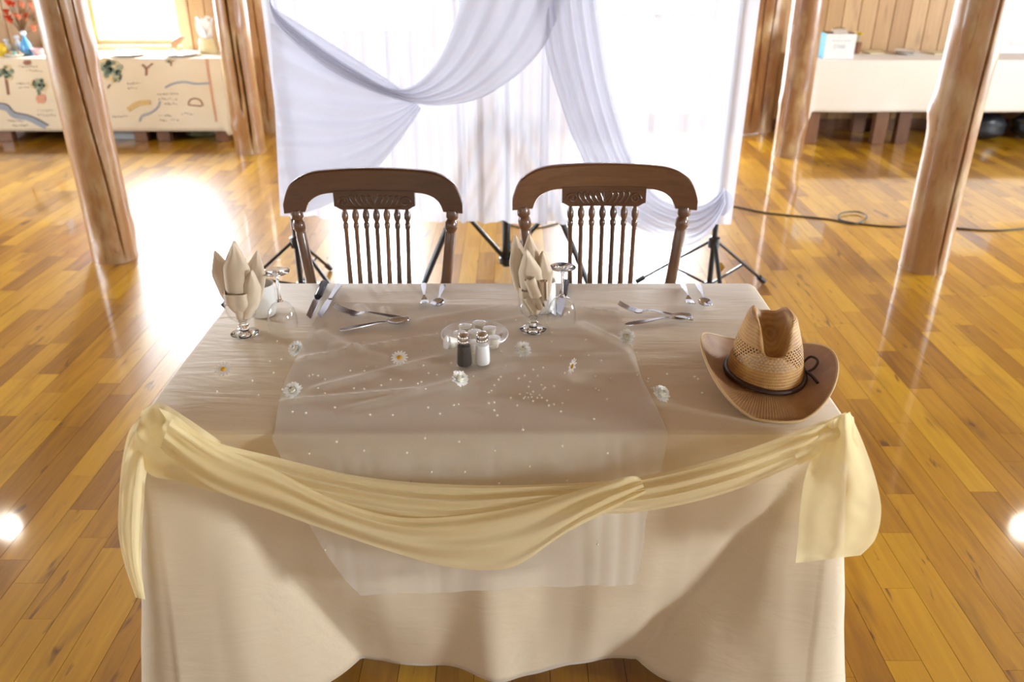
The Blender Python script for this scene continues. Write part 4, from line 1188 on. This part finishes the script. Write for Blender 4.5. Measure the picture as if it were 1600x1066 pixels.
mo('body', lathe([(0, 0), (.04, 0), (.052, .03), (.05, .07), (.04, .085)], 24), col('yellow_glaze', (.75, .55, .04)), t); mo('lid', lathe([(.042, .085), (.03, .10), (.008, .11), (0, .12)], 24), col('yellow_glaze_lid', (.70, .50, .05)), t)
t = small('pink_bowl', 'pale pink bowl beside the thick log post on the far table', 'bowl', 61, 7.64)
mo('body', lathe([(0, 0), (.025, 0), (.05, .03), (.06, .055), (.056, .055), (.045, .03), (0, .012)], 24), col('pink_glaze', (.62, .40, .45)), t); mo('foot', lathe([(.02, -.0005), (.026, -.0005), (.026, .006), (.02, .006)], 20), col('pink_glaze_foot', (.55, .36, .4)), t)
t = small('trinket_dish', 'white dish of green and brown trinkets at the far table edge', 'dish', 24, 7.54)
mo('dish', lathe([(0, 0), (.06, 0), (.085, .022), (.08, .024), (.055, .006), (0, .005)], 28), M['china'], t)
for k in range(7):
    mo('trinket', ball((.04*cos(k*1.3)*(.4+.1*k % 1), .035*sin(k*1.3), .026), .020, 10, 7), (teal_leaf, col('tan_trinket', (.45, .28, .15)))[k % 2], t)
t = small('paper_fan', 'coral red folded paper fan standing in front of the bright window', 'fan', 268, 7.80)
fan = []
for k in range(9):
    a0, a1 = R(42+5*k), R(42+5*(k+1))
    y0_, y1_ = (-.008, .008) if k % 2 else (.008, -.008)
    fan.append(([(0, 0, .0), (.20*cos(a0), y0_, .20*sin(a0)*(1-.06*k)), (.20*cos(a1), y1_, .20*sin(a1)*(1-.06*(k+1)))], [[0, 1, 2]]))
solid(mo('pleats', join(*fan), coral, t, False), .003); mo('handle', tube([(0, 0, .001), (-.03, 0, .03)], .008, 8), coral, t)
t = small('gift_bag', 'crumpled white tissue and gold gift bag beside the split log post', 'bag', 326, 7.76)
mo('body', grid(lambda u, v: Vector(((.085-.02*v)*cos(2*pi*u)*(1+.06*nz(u*9, v*4)), (.055-.02*v)*sin(2*pi*u), .13*v)), 30, 10, True), col('gold_paper', (.62, .50, .25)), t)
for k in range(5):
    mo('tissue', xf(petal(.22, .06, .02, nu=6, nv=8), (0, 0, .09), (0, -1.1-.1*(k % 2), k*1.25)), col('tissue_paper', (.85, .84, .8), .8), t)
for px, lab in ((203, 'low white platter with teal sprigs in front of the window'), (284, 'low white platter in front of the coral paper fan')):
    t = small('platter', lab, 'platter', px, 7.60)
    mo('dish', lathe([(0, 0), (.10, 0), (.16, .022), (.155, .026), (.10, .007), (0, .006)], 32), M['china'], t)
    for k in range(3 if px < 250 else 1):
        mo('sprig', join(*[xf(petal(.045, .012, .008), (-.08+.07*k, 0, .03), (0, -.6, j*1.3)) for j in range(5)]), col('teal_sprig', (.10, .48, .40)), t)
# under the far printed table
t = thing('storage_tote', 'grey storage tote with a dark green lid under the printed table', 'storage box', (-3.555, 7.68, 0))
mo('tub', box(-.17, .17, -.14, .14, 0, .09, .01), col('tote_grey', (.35, .36, .36)), t, False); mo('lid', box(-.18, .18, -.15, .15, .09, .125, .01), col('tote_green', (.02, .13, .08)), t, False)
def sack(name, label, loc, sx, sy, sz, m_, seed):
    o = mo(name, grid(lambda u, v: Vector((sx*cos(2*pi*u)*sin(pi*v)**.6*(1+.18*nz(u*7, v*5, seed)), sy*sin(2*pi*u)*sin(pi*v)**.6*(1+.18*nz(u*7, v*5, seed)), sz*(1-cos(pi*v))/2*(1+.1*nz(u*5, seed, v*3)*v))), 36, 20, True), m_, loc=loc)
    return tag(o, label, 'bag')
sack('cloth_sack', 'slumped olive green bag under the printed table beside the split post', (-2.84, 7.70, 0), .17, .12, .17, col('olive_cloth', (.14, .14, .07), .8), 3)

# ---------------------------------------------------------------- far table with the plain ivory cloth
GY0, GY1, GZ = 7.33, 7.93, .712
wood_table('dark wooden table under the plain ivory cloth, below the white box', 2.56, 3.28, GY0+.03, GY1, GZ-.004, 'far tables')
wood_table('dark wooden table under the plain ivory cloth, below the framed picture', 3.36, 5.5, GY0+.03, GY1, GZ-.004, 'far tables')
draped('ivory_tablecloth', 'plain ivory cloth with fold creases on the table by the pine wall', 2.53, 5.55, GY0, GY1, GZ, .29, M['cloth_white'], .010, 12, .10, 4)
sack('black_sack', 'black plastic bag under the ivory cloth table', (4.25, 7.62, 0), .20, .14, .22, M['black_plastic'], 6)
sack('black_sack', 'larger black plastic bag pushed under the ivory cloth table next to a smaller one', (4.75, 7.62, 0), .24, .14, .24, M['black_plastic'], 8)
def at_g(px, y): return (px-800)*(y*.898+(CAM_H-GZ)*.44)/FPX
t = thing('printed_carton', 'white carton with a light blue side and open flap', 'box', (at_g(1310, 7.42), 7.50, GZ+.001), R(-4))
mo('carton', box(-.125, .125, -.085, .085, 0, .20, .003), M['white_plastic'], t, False)
mo('blue_side', box(-.1275, -.1245, -.084, .084, .002, .198), col('light_blue_card', (.22, .55, .78)), t, False)
mo('painted_inside_shade', box(-.12, .12, -.08, .08, .2005, .2015), M['black_plastic'], t, False)  # black sheet on the closed carton, painting the shade of its inside
mo('flap', xf(box(-.06, .06, -.05, .05, -.001, .001), (0, -.02, .213), (.25, 0, 0)), M['white_plastic'], t, False)
mo('flap_tab', xf(box(-.025, .025, -.001, .001, -.03, .0), (0, -.087, .200)), M['china'], t, False)
mo('cord_handle', tube(smooth_pts([(-.05, .03, .20), (-.03, .03, .235), (.04, .03, .235), (.06, .03, .20)], 14), .003, 6), M['black_plastic'], t)
gp = col('grey_print', (.38, .42, .44))
pr = [box(-.07+.032*k, -.07+.032*k+.026, -.0862, -.0856, .142, .148) for k in range(5)]
pr += [box(-.052, -.026, -.0862, -.0856, .085, .089), box(-.052, -.026, -.0862, -.0856, .111, .115), box(-.052, -.048, -.0862, -.0856, .089, .111), box(-.030, -.026, -.0862, -.0856, .089, .111)]
pr += [box(-.018, .045, -.0862, -.0856, .086+.011*k, .091+.011*k) for k in range(3)]
mo('grey_lettering', join(*pr), gp, t, False)
t = thing('potted_flower', 'tiny yellow flower in a brown pot behind the white carton', 'plant', (at_g(1338, 7.75), 7.78, GZ+.001))
mo('pot', lathe([(0, 0), (.035, 0), (.045, .09), (.04, .092), (0, .08)], 20), col('brown_pot', (.20, .08, .03)), t)
mo('stem', tube([(0, 0, .08), (.01, 0, .15)], .004, 6), teal_leaf, t)
mo('bloom', join(*[xf(petal(.045, .016, .01), (.01, 0, .15), (0, -.4, k*1.05)) for k in range(6)]), col('yellow_bloom', (.85, .60, .03)), t)
t = thing('plate_stack', 'stack of two white plates on the ivory cloth', 'plates', (at_g(1417, 7.7), 7.72, GZ+.001))
for k in range(2):
    mo('plate', xf(lathe([(0, 0), (.07, 0), (.105, .014), (.102, .017), (.068, .004), (0, .004)], 32), (0, 0, k*.017)), M['china'], t)
for px, y, lab in ((1368, 7.80, 'pale yellow folded paper on the ivory cloth beside the potted flower'), (1468, 7.76, 'pale folded paper on the ivory cloth beside the knotty log post')):
    t = thing('folded_paper', lab, 'paper', (at_g(px, y), y, GZ+.001), .2)
    mo('lower_leaf', box(-.09, .09, -.06, .06, 0, .003), col('cream_paper', (.75, .68, .42)), t, False); mo('upper_leaf', xf(box(-.09, .09, -.06, .06, 0, .002), (0, 0, .010), (.10, 0, 0)), col('cream_paper_top', (.78, .72, .48)), t, False)
px0 = at_g(1562, 7.78)
t = thing('framed_picture', 'white framed picture of blue sky leaning on the pine wall', 'picture', (px0+.20, 7.80, GZ+.001)); t.rotation_euler = (-.18, 0, 0)
mo('frame', join(box(-.2, .2, -.01, .01, 0, .06), box(-.2, .2, -.01, .01, .44, .5), box(-.2, -.13, -.01, .01, .06, .44), box(.13, .2, -.01, .01, .06, .44)), M['white_plastic'], t, False)
def pic_mat():
    a = NT('picture_print'); tc = a.n('TexCoord').outputs['Object']; sp = a.n('SeparateXYZ'); a.l(tc, sp.inputs[0])
    f = a.math('ADD', sp.outputs[2], a.math('MULTIPLY', a.noise(tc, 14, 3), .12))
    a.l(a.ramp(f, [(.0, c4(.20, .09, .05)), (.165, c4(.34, .17, .10)), (.18, c4(.40, .54, .74)), (.5, c4(.62, .74, .88))]), a.b.inputs['Base Color']); a.b.inputs['Roughness'].default_value = .3
    return a.m
mo('print', box(-.131, .131, -.004, .002, .058, .442), pic_mat(), t, False)

# outlets and cords
def outlet(label, px, py, y):
    p = aty(px, py, y); t = thing('wall_outlet', label, 'outlet', p)
    mo('cover_plate', box(-.036, .036, -.006, 0, -.058, .058, .003), M['white_plastic'], t, False)
    for dz in (-.022, .022): mo('socket', box(-.014, .014, -.0075, -.0055, dz-.014, dz+.014), M['cord'], t, False)
    return p
op = outlet('white wall outlet with a cord plugged in, beside the log column', 1205, 152, 7.978)
o = mo('white_cord', tube(smooth_pts([op+Vector((.0, -.03, -.025)), op+Vector((.01, -.06, -.10)), op+Vector((-.01, -.08, -.25)), Vector((op.x-.06, 7.86, .01)), Vector((op.x-.22, 7.74, .006)), Vector((op.x-.45, 7.70, .006))], 40), .006, 8), M['china'])
tag(o, 'white power cord hanging from the wall outlet to the floor', 'cord')
outlet('small white wall outlet behind the split log post', 406, 142, 7.978)
cp = [(1080, 322), (1140, 322), (1200, 333), (1290, 342), (1335, 350), (1354, 341), (1340, 333), (1315, 335), (1312, 343), (1345, 350), (1400, 354), (1440, 350), (1500, 357), (1560, 360), (1660, 352)]
pts = []
for k, (a, b) in enumerate(cp):
    p = atz(a, b, .005); pts.append(Vector((p.x, p.y, .005+(.008 if 5 <= k <= 7 else 0))))
o = mo('extension_cable', tube(smooth_pts(pts, 120), .0055, 8), M['cord'])
tag(o, 'dark cable looping across the wooden floor behind the knotty log post', 'cable')
o = mo('floor_cable', tube(smooth_pts([atz(a, b, .005) for a, b in ((742, 318), (768, 334), (800, 352), (840, 356), (900, 340))], 40), .0045, 8), M['cord'])
tag(o, 'thin dark cable on the floor under the curtain between the chairs', 'cable')
